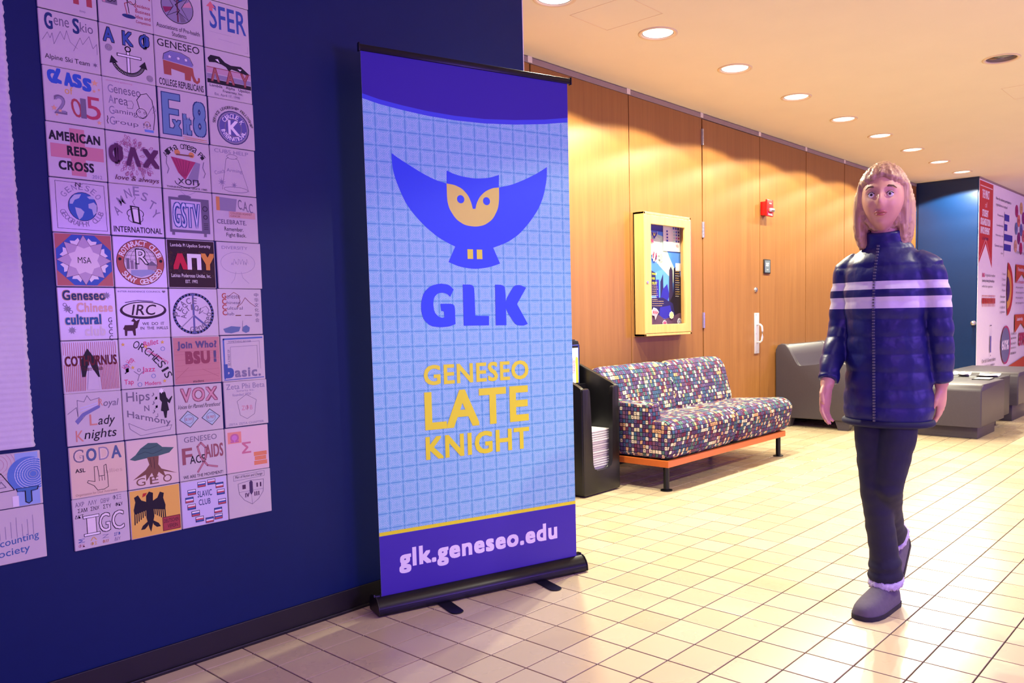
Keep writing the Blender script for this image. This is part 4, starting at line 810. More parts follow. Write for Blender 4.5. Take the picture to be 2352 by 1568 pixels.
B().box(w_-.0085, w_-.0045, -dp-.004, -dp+.004, .025, h_-.025).make('piano_hinge', M['steel'], dc)
B().cyl((-w_+.032, -dp-.002, .40), (-w_+.032, -dp-.008, .40), .010, n=20).make('cam_lock', M['steel'], dc, auto=35)
B().box(-w_+.022+fr-.006, w_-.022-fr+.006, -dp+.006, -dp+.009, .020+fr-.006, h_-.020-fr+.006).make('glass_pane', M['glass'], dc)
# backdrop collage
X0, X1, Z0, Z1 = -.300, .300, .018, .900
a = Art(z0=.0125, dz=.0001, clip=(X0, Z0, X1, Z1))
U = lambda u, v: (-.100+.470*u, Z0+.06+(Z1-Z0-.12)*v)
def pf(pts, c): a.fill([U(*p) for p in pts], c)
a.rect(X0, Z0, X1, Z1, (80, 140, 236)); pf([(-.2, 1.2), (1.2, 1.2), (1.2, .93), (-.2, .95)], (30, 50, 150)); pf([(-.2, .50), (.6, .6), (1.2, .3), (1.2, -.1), (-.2, -.1)], (96, 160, 244))  # navy top band paints in the shade under the case top
pf([(-.15, .86), (.10, .92), (.32, .90), (.50, .70), (.85, .44), (1.1, .25), (1.1, .17), (.95, .20), (.55, .48), (.22, .60), (-.15, .78)], (196, 222, 196))
a.up(); pf([(-.12, .88), (.12, .905), (.26, .86), (.16, .62), (-.12, .78)], (220, 236, 214))
D1, D2, D3 = (38, 34, 96), (28, 26, 58), (46, 44, 170)
pf([(-.2, .53), (-.02, .55), (.10, .53), (.13, .30), (-.2, .30)], D1); pf([(.12, .46), (.20, .46), (.20, .2), (.12, .2)], D3); pf([(.24, .44), (.32, .52), (.33, .2), (.23, .2)], D1); pf([(.30, .36), (.44, .42), (.50, .30), (.40, .2), (.2, .2)], D3)
pf([(.50, .56), (.55, .60), (.60, .56), (.62, .2), (.48, .2)], (50, 40, 76)); pf([(.64, .58), (.72, .61), (.80, .56), (.88, .44), (.84, .28), (.92, .2), (.60, .2)], D2); pf([(.50, .24), (.70, .36), (.92, .30), (.92, -.1), (.46, -.1)], (30, 26, 44)); pf([(-.2, .27), (.3, .28), (.60, .22), (.66, .10), (.30, .08), (-.2, .16)], D1); pf([(.22, .18), (.52, .20), (.58, .10), (.40, .06), (.20, .08)], D3)
pf([(.86, .28), (1.2, .26), (1.2, .08), (.86, .08)], (26, 32, 30)); pf([(-.2, .14), (.2, .10), (.34, .06), (.56, .08), (.80, .12), (1.2, .10), (1.2, -.1), (-.2, -.1)], (96, 70, 96))
for i, s in enumerate(('WHAT', 'IS', 'GLK?')): x, y = U(.0, .505-.045*i); a.text(s, x, y, x+.014*len(s)+.01, y+.016, YEL, .02)
for i in range(8): x, y = U(0, .40-.021*i); a.text('late night fun', x, y, x+.06+.008*(i % 3), y+.009, (240, 200, 140), .01)
for i in range(3): x, y = U(0, .235-.022*i); a.text('free events every weekend here', x, y, x+.15-.02*(i == 2), y+.009, (240, 200, 140), .01)
for i in range(13): x, y = U(.67, .57-.0235*i); a.text('we bring you', x, y, x+.05+.012*(i % 4)/2, y+.009, (250, 210, 110) if i % 3 else WH, .01)
a.make('backdrop', INK, dc)
# loose sheets and cut-outs pinned inside the case
def sheet(name, w, h, loc, label, fn, cat='notice', group=None):
    e = empty(name, loc, label=label, cat=cat, group=group)
    B().box(-w/2, w/2, -.0008, 0, -h/2, h/2).make('sheet', M['paper'], e); a = Art(z0=.0011, dz=.00012); fn(a); a.make('print', INK, e); return e
def f_cal(a):
    a.rect(-.114, .075, .114, .112, (206, 196, 226)); a.text('september', -.085, .093, -.01, .105, (60, 40, 130), .01); a.fill([(-.108, .106), (-.096, .106), (-.092, .096), (-.100, .090)], (60, 40, 130))  # lilac top strip paints the case's shade onto the sheet
    for i in range(7): a.rect(-.105+.031*i, .080, -.088+.031*i, .083, (120, 110, 170))
    for i, c in enumerate(((86, 96, 200), (60, 60, 170), (50, 36, 100))): a.rect(.012+.032*i, .056, .036+.032*i, .074, c)
    for r in range(4):
        for q in (1, 4, 5, 6):
            c = {1: (56, 56, 170), 4: (176, 220, 216), 5: (80, 110, 210) if r != 2 else (190, 110, 200), 6: (46, 40, 130) if r != 2 else (190, 50, 110)}[q]; a.rect(-.108+.032*q, .030-.024*r, -.088+.032*q, .044-.024*r, c)
    a.text('YES', .050, -.080, .092, -.058, (220, 50, 60), .01)
sheet('calendar_sheet', .236, .232, (3.478, YW-.018, 1.704), 'white calendar sheet pinned at the top right inside the display case', f_cal, 'calendar')
sheet('card', .075, .060, (3.566, YW-.018, 1.469), 'small blank white card pinned at the right inside the display case', lambda a: a.line([(-.03, -.02), (.03, -.02)], .001, LG), 'card')
def cutout(name, pts, c, loc, label, fn=None):
    e = empty(name, loc, label=label, cat='cutout', group='paper cut-outs in the display case')
    B().prism(pts, 1, -.002, 0).make('card_shape', M['paper'], e)
    a = Art(z0=.0024, dz=.0002); a.fill([(p[0]*.86, p[1]*.86) for p in pts], c); 
    if fn: fn(a)
    a.make('print', INK, e)
def burst(r, n, q=.7, s=1.0): return [((r if i % 2 == 0 else r*q)*cos(pi*i/n), s*(r if i % 2 == 0 else r*q)*sin(pi*i/n)) for i in range(2*n)]
yo = YW-.020
cutout('speech_bubble', burst(.040, 9, .74, 1.2), (208, 60, 90), (3.240, yo, 1.542), 'red and navy spiky paper burst at the left inside the display case', lambda a: (a.fill([(-.02, -.03), (.0, .04), (.014, .03), (-.002, -.03)], WH), a.fill([(.0, -.03), (.02, .02), (.02, -.02)], D1)))
cutout('speech_bubble', burst(.034, 7, .6, 1.3), (232, 176, 160), (3.325, yo, 1.541), 'peach spiky paper burst next to the red one inside the display case')
cutout('speech_bubble', [(-.045, .02), (-.02, .045), (.02, .035), (.048, .01), (.02, -.02), (.0, -.05), (-.01, -.018), (-.04, -.015)], (236, 170, 190), (3.238, yo, 1.106), 'pink paper bubble reading BOOM at the lower left inside the display case', lambda a: a.text('BOOM', -.032, -.004, .034, .016, (210, 40, 70), .02, rot=-.1))
cutout('speech_bubble', burst(.034, 8, .84, .9), (226, 214, 150), (3.461, yo, 1.089), 'pale yellow cloud-shaped paper cut-out low inside the display case')
cutout('speech_bubble', burst(.030, 10, .9), (190, 210, 236), (3.572, yo, 1.036), 'blue and white round paper cut-out at the lower right inside the display case', lambda a: a.ring(0, 0, .014, .004, (200, 40, 70)))
cutout('speech_bubble', burst(.032, 9, .8, .9), (226, 120, 160), (3.364, yo, 1.025), 'pink paper bubble reading YES at the bottom inside the display case', lambda a: a.text('YES', -.020, -.010, .020, .010, (200, 30, 90), .02))
sc3 = (1/8.6); ow = [((p[0]-.40)*sc3*1.15, (p[1]-1.50)*sc3*1.25) for p in OWL]
cutout('paper_owl', ow, (40, 50, 170), (3.235, yo, 1.70), 'blue paper owl with a yellow face at the top left inside the display case', lambda a: (a.fill([((p[0]-.40)*sc3*1.15, (p[1]-1.50)*sc3*1.25) for p in FACE], (240, 226, 110)), a.fill([(-.05, -.03), (-.02, -.035), (-.005, -.06), (-.035, -.055)], (220, 60, 110))))

# ------------------------------------------------------------ patterned two-seat sofa
so = empty('sofa', (3.0, 1.6, 0), label='armless-right two-seat sofa in multicoloured mosaic upholstery on an orange wood base, against the wooden wall', cat='sofa')
sx = -3.0; sy = -1.6
def soft(o, lv=2):
    m = o.modifiers.new('s', 'SUBSURF'); m.levels = lv; m.render_levels = lv; return o
def cushion(name, prof, x0, x1, parent, puff=.012, nseg=14, bulge=0.0):
    """prof: (y,z) closed outline; lofted along x with rounded ends and slight puckering"""
    n = len(prof); cy = sum(p[0] for p in prof)/n; cz = sum(p[1] for p in prof)/n; rings = []
    stops = [0, .012, .03]+[.03+(.94)*k/nseg for k in range(1, nseg)]+[.97, .988, 1]
    for t_ in stops:
        e = min(t_, 1-t_)*(x1-x0); k = .055; s = 1.0 if e > k else sqrt(max(0, 1-((k-e)/k)**2)); inset = (1-s)*.034
        x = x0+(x1-x0)*t_; ring = []
        for (y, z) in prof:
            d_ = math.hypot(y-cy, z-cz); f_ = (d_-inset)/d_; w_2 = bulge*sin(pi*t_)
            wr = .0035*noise.noise(Vector((x*9, y*9, z*9)))
            ring.append((x, cy+(y-cy)*(f_+w_2)+wr, cz+(z-cz)*(f_+w_2)+wr))
        rings.append(ring)
    o = B().loft(rings).make(name, M['fabric'], parent, smooth=True); uvbox(o); soft(o, 1); return o
def rnd(poly, r, seg=3):
    out = []; n = len(poly)
    for i in range(n):
        p, q, s = Vector(poly[i-1]), Vector(poly[i]), Vector(poly[(i+1) % n]); a1 = (p-q).normalized(); a2 = (s-q).normalized(); rr = min(r, (p-q).length*.45, (s-q).length*.45)
        A = q+a1*rr; C_ = q+a2*rr
        for k in range(seg+1): t_ = k/seg; out.append(tuple(A*(1-t_)**2+q*2*t_*(1-t_)+C_*t_**2))
    return out
seatp = rnd([(sy+1.76, .194), (sy+1.235, .188), (sy+1.205, .30), (sy+1.185, .385), (sy+1.25, .448), (sy+1.50, .432), (sy+1.78, .415)], .05)
cushion('seat_cushion', seatp, sx+2.215, sx+3.050, so, bulge=.008); cushion('seat_cushion', seatp, sx+3.056, sx+3.895, so, bulge=.008)
backp = rnd([(sy+1.70, .30), (sy+1.665, .43), (sy+1.74, .70), (sy+1.80, .762), (sy+1.86, .752), (sy+1.90, .68), (sy+1.88, .30)], .045)
cushion('back_cushion', backp, sx+2.215, sx+3.006, so, bulge=.008); cushion('back_cushion', backp, sx+3.012, sx+3.800, so, bulge=.008)
armp = rnd([(sy+1.345, .205), (sy+1.335, .40), (sy+1.35, .548), (sy+1.90, .560), (sy+1.92, .205)], .03)
cushion('armrest', armp, sx+2.208, sx+2.335, so, nseg=4)
B().box(sx+2.204, sx+3.795, sy+1.22, sy+1.243, .152, .193, .002).make('front_rail', M['rail'], so); B().box(sx+2.204, sx+2.227, sy+1.243, sy+1.93, .152, .193, .002).make('side_rail', M['rail'], so); B().box(sx+3.772, sx+3.795, sy+1.243, sy+1.93, .152, .193, .002).make('side_rail', M['rail'], so)
B().box(sx+2.227, sx+3.772, sy+1.28, sy+1.87, .165, .192).make('seat_deck', M['black'], so); B().box(sx+2.227, sx+3.79, sy+1.87, sy+1.91, .19, .66).make('back_board', M['black'], so)
for x in (2.243, 3.757):
    for y in (1.262, 1.86): B().cyl((sx+x, sy+y, .006), (sx+x, sy+y, .176), .0185, n=20).cyl((sx+x, sy+y, 0), (sx+x, sy+y, .006), .038, n=28).cyl((sx+x, sy+y, .006), (sx+x, sy+y, .011), .036, .02, n=28).make('leg', M['bk_leg'], so, auto=35)

# ------------------------------------------------------------ black literature rack
rk = empty('newspaper_rack', (1.95, 1.70, 0), label='black moulded newspaper rack with an open notched front, between banner and sofa', cat='rack')
rx0, rx1, ry0, ry1 = -.182, .178, -.16, .158
side = rnd([(ry0, .01), (ry0, .655), (ry0+.03, .675), (ry1, .795), (ry1, .01)], .02)
B().prism(side, 0, rx1-.030, rx1, .008, 2).make('side_panel', M['black'], rk, auto=40); B().prism(side, 0, rx0, rx0+.030, .008, 2).make('side_panel', M['black'], rk, auto=40)
fz = [(rx0+.004, .008), (rx1-.004, .008), (rx1-.004, .664), (rx1-.040, .664), (rx1-.108, .645), (rx1-.114, .60), (rx1-.118, .18), (rx1-.132, .146), (rx0+.100, .146), (rx0+.080, .18), (rx0+.074, .62), (rx0+.050, .660), (rx0+.004, .664)]
# front flanges flare from the side panels towards the notch
pts = [(rx0+.002, .008), (rx1-.002, .008), (rx1-.002, .662), (rx1-.062, .662), (rx1-.066, .64), (rx1-.070, .60), (rx1-.078, .19), (rx1-.10, .150), (rx0+.112, .150), (rx0+.092, .19), (rx0+.072, .60), (rx0+.068, .64), (rx0+.064, .662), (rx0+.002, .662)]
B().prism(rnd(pts, .014, 3), 1, ry0-.006, ry0+.024, .007, 2).make('front_panel', M['black'], rk, auto=40)
B().box(rx0+.02, rx1-.02, ry1-.02, ry1, .01, .80, .004).make('back_panel', M['black'], rk); B().box(rx0+.02, rx1-.02, ry0+.01, ry1-.01, .12, .140).make('shelf', M['black'], rk)
B().prism(rnd([(rx0+.01, .78), (rx1-.010, .78), (rx1-.014, .925), (rx1-.045, .948), (rx0+.03, .948), (rx0+.01, .92)], .02), 1, ry1-.014, ry1+.010, .006, 2).make('header_panel', M['black'], rk, auto=40)
B().box(rx0+.02, rx1-.02, ry1-.075, ry1-.06, .42, .665, .004).make('pocket_divider', M['black'], rk)
random.seed(3)
for k in range(17):
    z = .142+k*.0146; o = B().box(-.142+random.uniform(-.003, .003), .140+random.uniform(-.003, .003), -.112, .085, 0, .0135, .005, 2).make('newspaper', M['news'], None, loc=(1.945, 1.693+random.uniform(-.005, .005), z), auto=30); tag(o, 'folded newspaper in the stack inside the black rack', 'newspaper', 'newspapers stacked in the black rack')
fh = empty('flyer_holder', (1.955, 1.825, .70), label='clear acrylic flyer holder with a calendar leaflet, standing in the top of the black rack', cat='holder')
B().box(-.125, .122, -.004, 0, -.035, .215, .003).make('back_sheet', M['acrylic'], fh); b = B()
for q in ((-.125, -.118, -.008, -.002, -.035, .215), (.115, .122, -.008, -.002, -.035, .215), (-.125, .122, -.008, -.002, .208, .215)): b.box(*q, .0015)
b.make('rim', new_mat('blue_tinted_edge', (60, 66, 150), .2), fh)
B().box(-.108, .108, -.0115, -.0095, -.03, .195).make('leaflet', M['paper'], fh)
a = Art(z0=.0117, dz=.0002); a.fill([(.02, -.03), (.105, -.03), (.105, .13), (.085, .14), (.075, .09), (.0, .05)], (250, 220, 60)); a.fill([(.03, -.03), (.084, -.03), (.080, .10), (.04, .10)], WH)
a.text('GLK', -.005, -.018, .060, .026, (40, 26, 110), .04, rot=pi/2); a.text('SPRING 2019', .0, .074, .098, .086, (190, 50, 120), .01, rot=pi/2); a.text('CALENDAR', .023, .070, .107, .082, (190, 50, 120), .01, rot=pi/2); a.make('leaflet_print', INK, fh)

# ------------------------------------------------------------ moulded lounge chairs
def chair(x, m, label, group, first=None):
    e = empty('moulded_chair', (x, 1.68, 0), label=label, cat='chair', group=group)
    if first:
        for ch in first.children: c = ch.copy(); COL.objects.link(c); c.parent = e; c.data = ch.data.copy(); c.data.materials[0] = m
        return e
    oy = -1.68; W_ = .875
    prof = [(2.042, .088), (2.042, .735), (2.018, .780), (1.98, .794), (1.94, .790), (1.905, .755), (1.875, .690), (1.845, .620), (1.815, .582), (1.775, .576), (1.65, .600), (1.50, .628), (1.40, .632), (1.33, .610), (1.30, .55), (1.292, .45), (1.292, .09)]
    prof = [(p[0]+oy, p[1]) for p in prof]
    B().prism(prof, 0, 0, .055, .010, 3).make('side_shell', m, e, auto=40); B().prism(prof, 0, W_-.055, W_, .010, 3).make('side_shell', m, e, auto=40)
    body = [(2.036, .10), (2.036, .735), (2.014, .775), (1.98, .788), (1.942, .784), (1.91, .75), (1.88, .685), (1.85, .60), (1.80, .50), (1.74, .455), (1.5, .452), (1.36, .462), (1.315, .44), (1.30, .38), (1.298, .10)]
    B().prism([(p[0]+oy, p[1]) for p in body], 0, .05, W_-.05).make('seat_body', m, e, auto=35)
    for fx in (0.02, W_-.10):
        for fy in (1.31, 1.885):
            r = [[(fx+d1*(.08), fy+oy+d2*.135, z) for (d1, d2) in ((0, 0), (1, 0), (1, 1), (0, 1))] for z in (.10,)]
            top = [(fx, fy+oy-.005, .10), (fx+.085, fy+oy-.005, .10), (fx+.085, fy+oy+.15, .10), (fx, fy+oy+.15, .10)]; bot = [(fx+.006, fy+oy+.022, 0), (fx+.075, fy+oy+.022, 0), (fx+.075, fy+oy+.115, 0), (fx+.006, fy+oy+.115, 0)]
            B().loft([top, bot]).make('foot', m, e)
    return e
c1 = chair(5.252, M['seat_p'], 'grey moulded lounge chair nearest the door, against the wooden wall', 'moulded lounge chairs')
chair(6.134, M['seat_d'], 'charcoal moulded lounge chair beside the grey one, mostly behind the walking person', 'moulded lounge chairs', c1)

# ------------------------------------------------------------ low moulded tables
def lowtable(x0, x1, y0, y1, zb_, zt_, m, label, ped, r=.05):
    e = empty('low_table', ((x0+x1)/2, (y0+y1)/2, 0), label=label, cat='table'); hx, hy = (x1-x0)/2, (y1-y0)/2
    prof = [(-hx, zb_), (hx, zb_), (hx, zt_-r*.4), (hx-r*.2, zt_-.008), (hx-r*.5, zt_)]+[(-hx+r*(1-sin(t_*pi/10)), zt_-r*(1-cos(t_*pi/10))) for t_ in range(0, 6)]
    B().prism(prof, 1, -hy, hy, .012, 3).make('top_block', m, e, auto=40)
    px0, px1, py0, py1 = ped; B().box(px0-(x0+x1)/2, px1-(x0+x1)/2, py0-(y0+y1)/2, py1-(y0+y1)/2, 0, zb_+.01, .006).make('plinth', m, e, auto=40); return e
lowtable(5.333, 6.095, .222, .80, .106, .462, M['seat_p'], 'low grey moulded table nearest the viewer in the row, behind the walking person', (5.40, 5.95, .265, .755), .06)
lowtable(6.10, 6.46, .262, .80, .105, .466, M['seat_d'], 'charcoal low table in the middle of the row, holding the flyers', (6.18, 6.40, .36, .75), .01)
lowtable(6.655, 7.62, .232, .90, .165, .476, M['seat_p'], 'low grey moulded table furthest back in the row, before the infographic wall', (6.74, 7.45, .30, .80), .04)
# papers on the tables
def loose(name, loc, rz, w, d_, label, m=M['paper'], curl=.02, grp='loose flyers on the low tables', fold=False):
    e = empty(name, loc, rz, label=label, cat='flyer', group=grp); vs, fs = [], []; n = 8
    for i in range(n+1):
        for j in range(3): x = -w/2+w*i/n; vs.append((x, -d_/2+d_*j/2, .003+curl*max(0, abs(i/n-.5)*2-.35)**1.5*(1 if j != 1 else .6)))
    for i in range(n):
        for j in range(2): q = i*3+j; fs.append((q, q+3, q+4, q+1))
    o = link('page', mesh('page', vs, fs, m, True), e); s_ = o.modifiers.new('t', 'SOLIDIFY'); s_.thickness = .0012; return e
loose('flyer', (6.33, .735, .4675), -.2, .28, .10, 'curled white flyer at the left end of the papers on the low table', curl=.045)
loose('flyer', (6.26, .605, .4675), .15, .28, .09, 'narrow white flyer in the middle of the papers on the low table', curl=.05)
loose('flyer', (6.28, .405, .4675), .1, .26, .18, 'large open white flyer at the right of the papers on the low table', curl=.03)
bk = empty('booklet', (5.98, .375, .4635), .05, label='dark booklet with a white label near the edge of the low table', cat='booklet')
B().box(-.10, .10, -.075, .075, 0, .006, .001).make('cover', M['black'], bk); B().box(-.08, .09, -.065, .06, .006, .0075).make('page', M['paper'], bk)

# ------------------------------------------------------------ infographic wall print
ig = empty('infographic_print', (XF+.004, 1.285, 0), label='large pale infographic print with a red ribbon and charts covering the far right wall', cat='wall print')
B().box(0, 3.9, -.003, 0, .02, H-.025).make('sheet', M['paper'], ig)
a = Art(z0=.0036, dz=.00014); RB, PB, TX = (196, 66, 62), (70, 66, 160), (96, 86, 110)
a.fill([(.01, 2.70), (.66, 2.70), (.66, 1.62), (.34, 1.92), (.03, 1.66)], RB); a.line([(.05, 2.64), (.62, 2.64)], .012, (236, 200, 200)); a.line([(.05, 1.72), (.34, 1.985), (.62, 1.70)], .010, (236, 190, 190))
a = Art(z0=.0036, dz=.00014)
a.fill([(.01, 2.70), (.66, 2.70), (.66, 1.62), (.34, 1.92), (.03, 1.66)], RB); a.line([(.05, 2.64), (.62, 2.64)], .012, (236, 200, 200)); a.line([(.05, 1.73), (.34, 1.985), (.62, 1.70)], .010, (236, 190, 190))
a.text('THE IMPACT', .14, 2.49, .48, 2.60, WH, .02); a.text('of', .28, 2.38, .38, 2.45, (240, 200, 200)); a.text('STUDENT', .15, 2.26, .44, 2.35, WH, .03); a.text('ORGANIZATION', .07, 2.15, .54, 2.24, WH, .03); a.text('INVOLVEMENT', .08, 2.04, .52, 2.13, WH, .03); a.text('at Geneseo', .18, 1.965, .46, 2.02, (120, 60, 100))
a.text('How do students participate in', .80, 2.52, 1.62, 2.57, TX, .01); a.text('organizations on campus?', .80, 2.44, 1.42, 2.49, TX)
a.line([(1.26, 2.40), (1.26, 1.80)], .012, TX)
for i, (w2, s) in enumerate(((.26, 'Fraternity'), (.16, 'Leadership'), (.46, 'Membership in club'), (.38, 'General events'))):
    y = 2.33-.135*i; a.rect(1.27, y-.045, 1.27+w2, y+.045, PB); a.text(s, .78+.04*(3-i % 4), y-.015, 1.22, y+.02, TX)
a.text('other', 1.1, 1.82, 1.22, 1.85, TX)
for i, (x, y, c) in enumerate(((1.95, 2.47, (176, 50, 110)), (2.22, 2.53, (226, 190, 120)), (2.08, 2.34, (226, 130, 110)), (2.36, 2.40, (150, 60, 130)), (1.94, 2.22, (110, 130, 170)), (2.24, 2.22, (110, 120, 170)), (2.10, 2.09, (140, 50, 120)), (1.92, 1.97, (222, 180, 140)), (2.38, 2.14, (220, 120, 120)), (2.24, 1.95, (190, 50, 100)), (2.5, 2.28, (200, 80, 120)), (2.52, 2.0, (226, 170, 120)))): a.disc(x, y, .088, c); a.text('%d%%' % (12+i*3), x-.05, y-.025, x+.05, y+.025, (120, 40, 90))
a.text('86%', .19, 1.49, .30, 1.545, (200, 50, 110), .02); a.text('of organization members', .31, 1.49, .82, 1.54, TX); a.text('develop lasting friendships', .19, 1.42, .78, 1.465, TX, .02); a.text('within their organization', .19, 1.35, .70, 1.39, TX)
for i in range(10):
    x = .22+.065*i; a.rect(x-.008, 1.11, x+.008, 1.23, RB); a.rect(x-.022, 1.15, x+.022, 1.22, RB); a.disc(x, 1.25, .012, RB)
for r, c in ((.36, RB), (.27, (226, 170, 80)), (.17, (90, 60, 110))): a.fill([(1.44, 1.35)]+[(1.44+r*cos(-pi/2.2+t_*pi/12), 1.35+r*1.05*sin(-pi/2.2+t_*pi/12)) for t_ in range(0, 12)], c)
for i in range(4): a.text('% s hours' % (i+1), 1.16, 1.54-.075*i, 1.36, 1.575-.075*i, TX)
for i, s in enumerate(('Hours spent', 'participating', 'in clubs and', 'organizations')): a.text(s, 1.10, 1.22-.07*i, 1.36, 1.26-.07*i, TX, .015 if i < 2 else 0)
a.line([(.60, .86), (.66, .86)], .012, TX); a.rect(.60, .50, .605, .85, LG); a.rect(.655, .50, .66, .85, LG); a.rect(.61, .50, .65, .72, PB); a.disc(.63, .46, .012, TX)
a.text('Over half of Geneseo students', .22, .38, .90, .43, TX, .01); a.text('are involved in an organization', .26, .31, .86, .355, TX, .01)
a.disc(1.44, .57, .27, (190, 70, 120)); a.disc(1.41, .57, .245, (120, 124, 150)); a.text('60%', 1.22, .50, 1.60, .64, WH, .03)
for i, s in enumerate(('of students can', 'apply what they', 'learned in', 'organizations to', 'the classroom')): a.text(s, 1.72, .70-.07*i, 2.04, .74-.07*i, TX, .02 if i in (1, 4) else 0)
a.text('89%', 2.20, .52, 2.60, .72, (196, 60, 100), .03)
for y, s in ((1.60, 'Friendship'), (.88, 'Leadership')):
    a.fill([(1.93, y+.11), (2.7, y+.11), (2.7, y-.16), (2.3, y-.02), (1.93, y-.16)], (206, 90, 60)); a.text(s, 2.04, y+.0, 2.4, y+.07, WH, .02)
a.text('Organizations give back', 1.92, 1.86, 2.6, 1.91, TX); a.text('81% of students felt', 1.94, 1.44, 2.6, 1.49, (196, 60, 100), .01)
for i in range(4): a.text('their group taught them', 1.94, 1.36-.075*i, 2.4+.04*(i % 2), 1.40-.075*i, TX)
a.fill([(1.6, .26), (2.6, .36), (2.6, .2), (1.6, .16)], (206, 90, 60))
a.make('infographic', INK, ig)
# ------------------------------------------------------------ walking person (stopped mid-stride, facing along the hall towards the viewer)
PO = Vector((.985, -.545, 0))
pe = empty('person', PO, label='walking person in a navy padded jacket with white chest stripes and fleece-lined grey slippers', cat='person')
def remesh(name, parts, voxel, m, parent, smooth_it=3, post=None):
    vs, fs = [], []
    for v, f in parts: b = len(vs); vs += v; fs += [tuple(b+i for i in g_) for g_ in f]
    me = bpy.data.meshes.new('tmp'); me.from_pydata(vs, [], fs); ob = bpy.data.objects.new('tmp', me); COL.objects.link(ob)
    bm_ = bmesh.new(); bm_.from_mesh(me); bmesh.ops.recalc_face_normals(bm_, faces=bm_.faces); bm_.to_mesh(me); bm_.free()
    r = ob.modifiers.new('r', 'REMESH'); r.mode = 'VOXEL'; r.voxel_size = voxel; r.use_smooth_shade = True
    s = ob.modifiers.new('s', 'SMOOTH'); s.iterations = smooth_it; s.factor = .6
    dg = bpy.context.evaluated_depsgraph_get(); dg.update(); out = bpy.data.meshes.new_from_object(ob.evaluated_get(dg)); bpy.data.objects.remove(ob); bpy.data.meshes.remove(me)
    if post:
        nrm = [Vector(v.normal) for v in out.vertices]
        for v, n in zip(out.vertices, nrm): v.co = post(v.co.copy(), n)
    out.materials.clear(); out.materials.append(m); out.name = name
    out.polygons.foreach_set('use_smooth', [True]*len(out.polygons)); return link(name, out, parent)
def tubev(pts, n=20, capk=True):
    """pts: (x,y,z, rx, ry[, yaw]) rings perpendicular to the path"""
    P_ = [Vector(p[:3]) for p in pts]; vs, fs = [], []
    up_ = Vector((0, 1, 0))
    for i, p in enumerate(pts):
        a_ = P_[max(0, i-1)]; b_ = P_[min(len(P_)-1, i+1)]; d = (b_-a_).normalized()
        s1 = Vector((1, 0, 0))-d*d.x
        s1 = s1.normalized() if s1.length > .15 else Vector((0, 0, 1))-d*d.z; s1.normalize(); s2 = d.cross(s1)
        for k in range(n): t_ = 2*pi*k/n; vs.append(tuple(P_[i]+s1*cos(t_)*p[3]+s2*sin(t_)*p[4]))
    for i in range(len(pts)-1):
        for k in range(n): fs.append((i*n+k, i*n+(k+1) % n, (i+1)*n+(k+1) % n, (i+1)*n+k))
    fs.append(tuple(range(n))[::-1]); fs.append(tuple(range((len(pts)-1)*n, len(pts)*n))); return vs, fs
def ball(c, rx, ry, rz, u=28, v=20, fn=None):
    vs, fs = [], []
    for j in range(v+1):
        ph = pi*j/v
        for i in range(u):
            th = 2*pi*i/u; d = Vector((sin(ph)*cos(th), sin(ph)*sin(th), cos(ph))); q = Vector((d.x*rx, d.y*ry, d.z*rz))
            if fn: q = fn(d, q)
            vs.append((c[0]+q.x, c[1]+q.y, c[2]+q.z))
    for j in range(v):
        for i in range(u): fs.append((j*u+i, j*u+(i+1) % u, (j+1)*u+(i+1) % u, (j+1)*u+i))
    return vs, fs
skin = noisy(new_mat('skin', (214, 158, 132), 0.5), 40, .06, .03); skin.node_tree.nodes['Principled BSDF'].inputs['Subsurface Weight'].default_value = .08
# forward is -x; head centre
HC = Vector((-.03, 0, 1.488)); HYAW = radians(14)
def hw_(v):  # head local (forward = -x) to body
    v = Vector(v); c_, s_ = cos(HYAW), sin(HYAW); return Vector((v.x*c_-v.y*s_, v.x*s_+v.y*c_, v.z))+HC
def g1(x, w): return math.exp(-(x/w)**2)
def headfn(d, q):
    x, y, z = q
    f = max(0, -d.x)
    if z < 0: q.y *= 1-.30*min(1, (-z/.11))**1.6; 
    if z < 0 and x > 0: q.x *= 1-.25*(-z/.11)
    nose = .024*g1(y, .013)*g1(z+.018, .022)*(1 if z < .02 else 1); bridge = .010*g1(y, .010)*g1(z-.012, .022)
    brow = .007*g1(z-.030, .010)*g1(abs(y)-.026, .024); sock = -.011*g1(z-.010, .013)*g1(abs(y)-.030, .015)
    cheek = .005*g1(z+.025, .02)*g1(abs(y)-.040, .018); lip = .007*g1(z+.054, .010)*g1(y, .020); lipm = -.004*g1(z+.053, .0028)*g1(y, .022)
    chin = .010*g1(z+.090, .018)*g1(y, .024); under = -.004*g1(z+.072, .008)*g1(y, .02)
    q.x -= (nose+bridge+brow+sock+cheek+lip+lipm+chin+under)*(f > .25)
    return q
hv, hf = ball((0, 0, 0), .092, .073, .112, 72, 56, headfn); hv = [tuple(hw_(v)) for v in hv]
def earpart(s):
    v, f = ball((.008, s*.074, -.005), .018, .009, .030, 14, 10); return [tuple(hw_(p)) for p in v], f
neck = tubev([(.02, 0, 1.24, .062, .062), (.008, 0, 1.33, .052, .052), (-.008, 0, 1.41, .052, .050), (-.02, 0, 1.46, .05, .045)])
torso_b = tubev([(.03, 0, .76, .065, .09), (.03, 0, .86, .07, .10), (.02, 0, 1.0, .075, .10), (.01, 0, 1.15, .08, .11), (.01, 0, 1.24, .07, .11), (.012, 0, 1.28, .05, .08)])
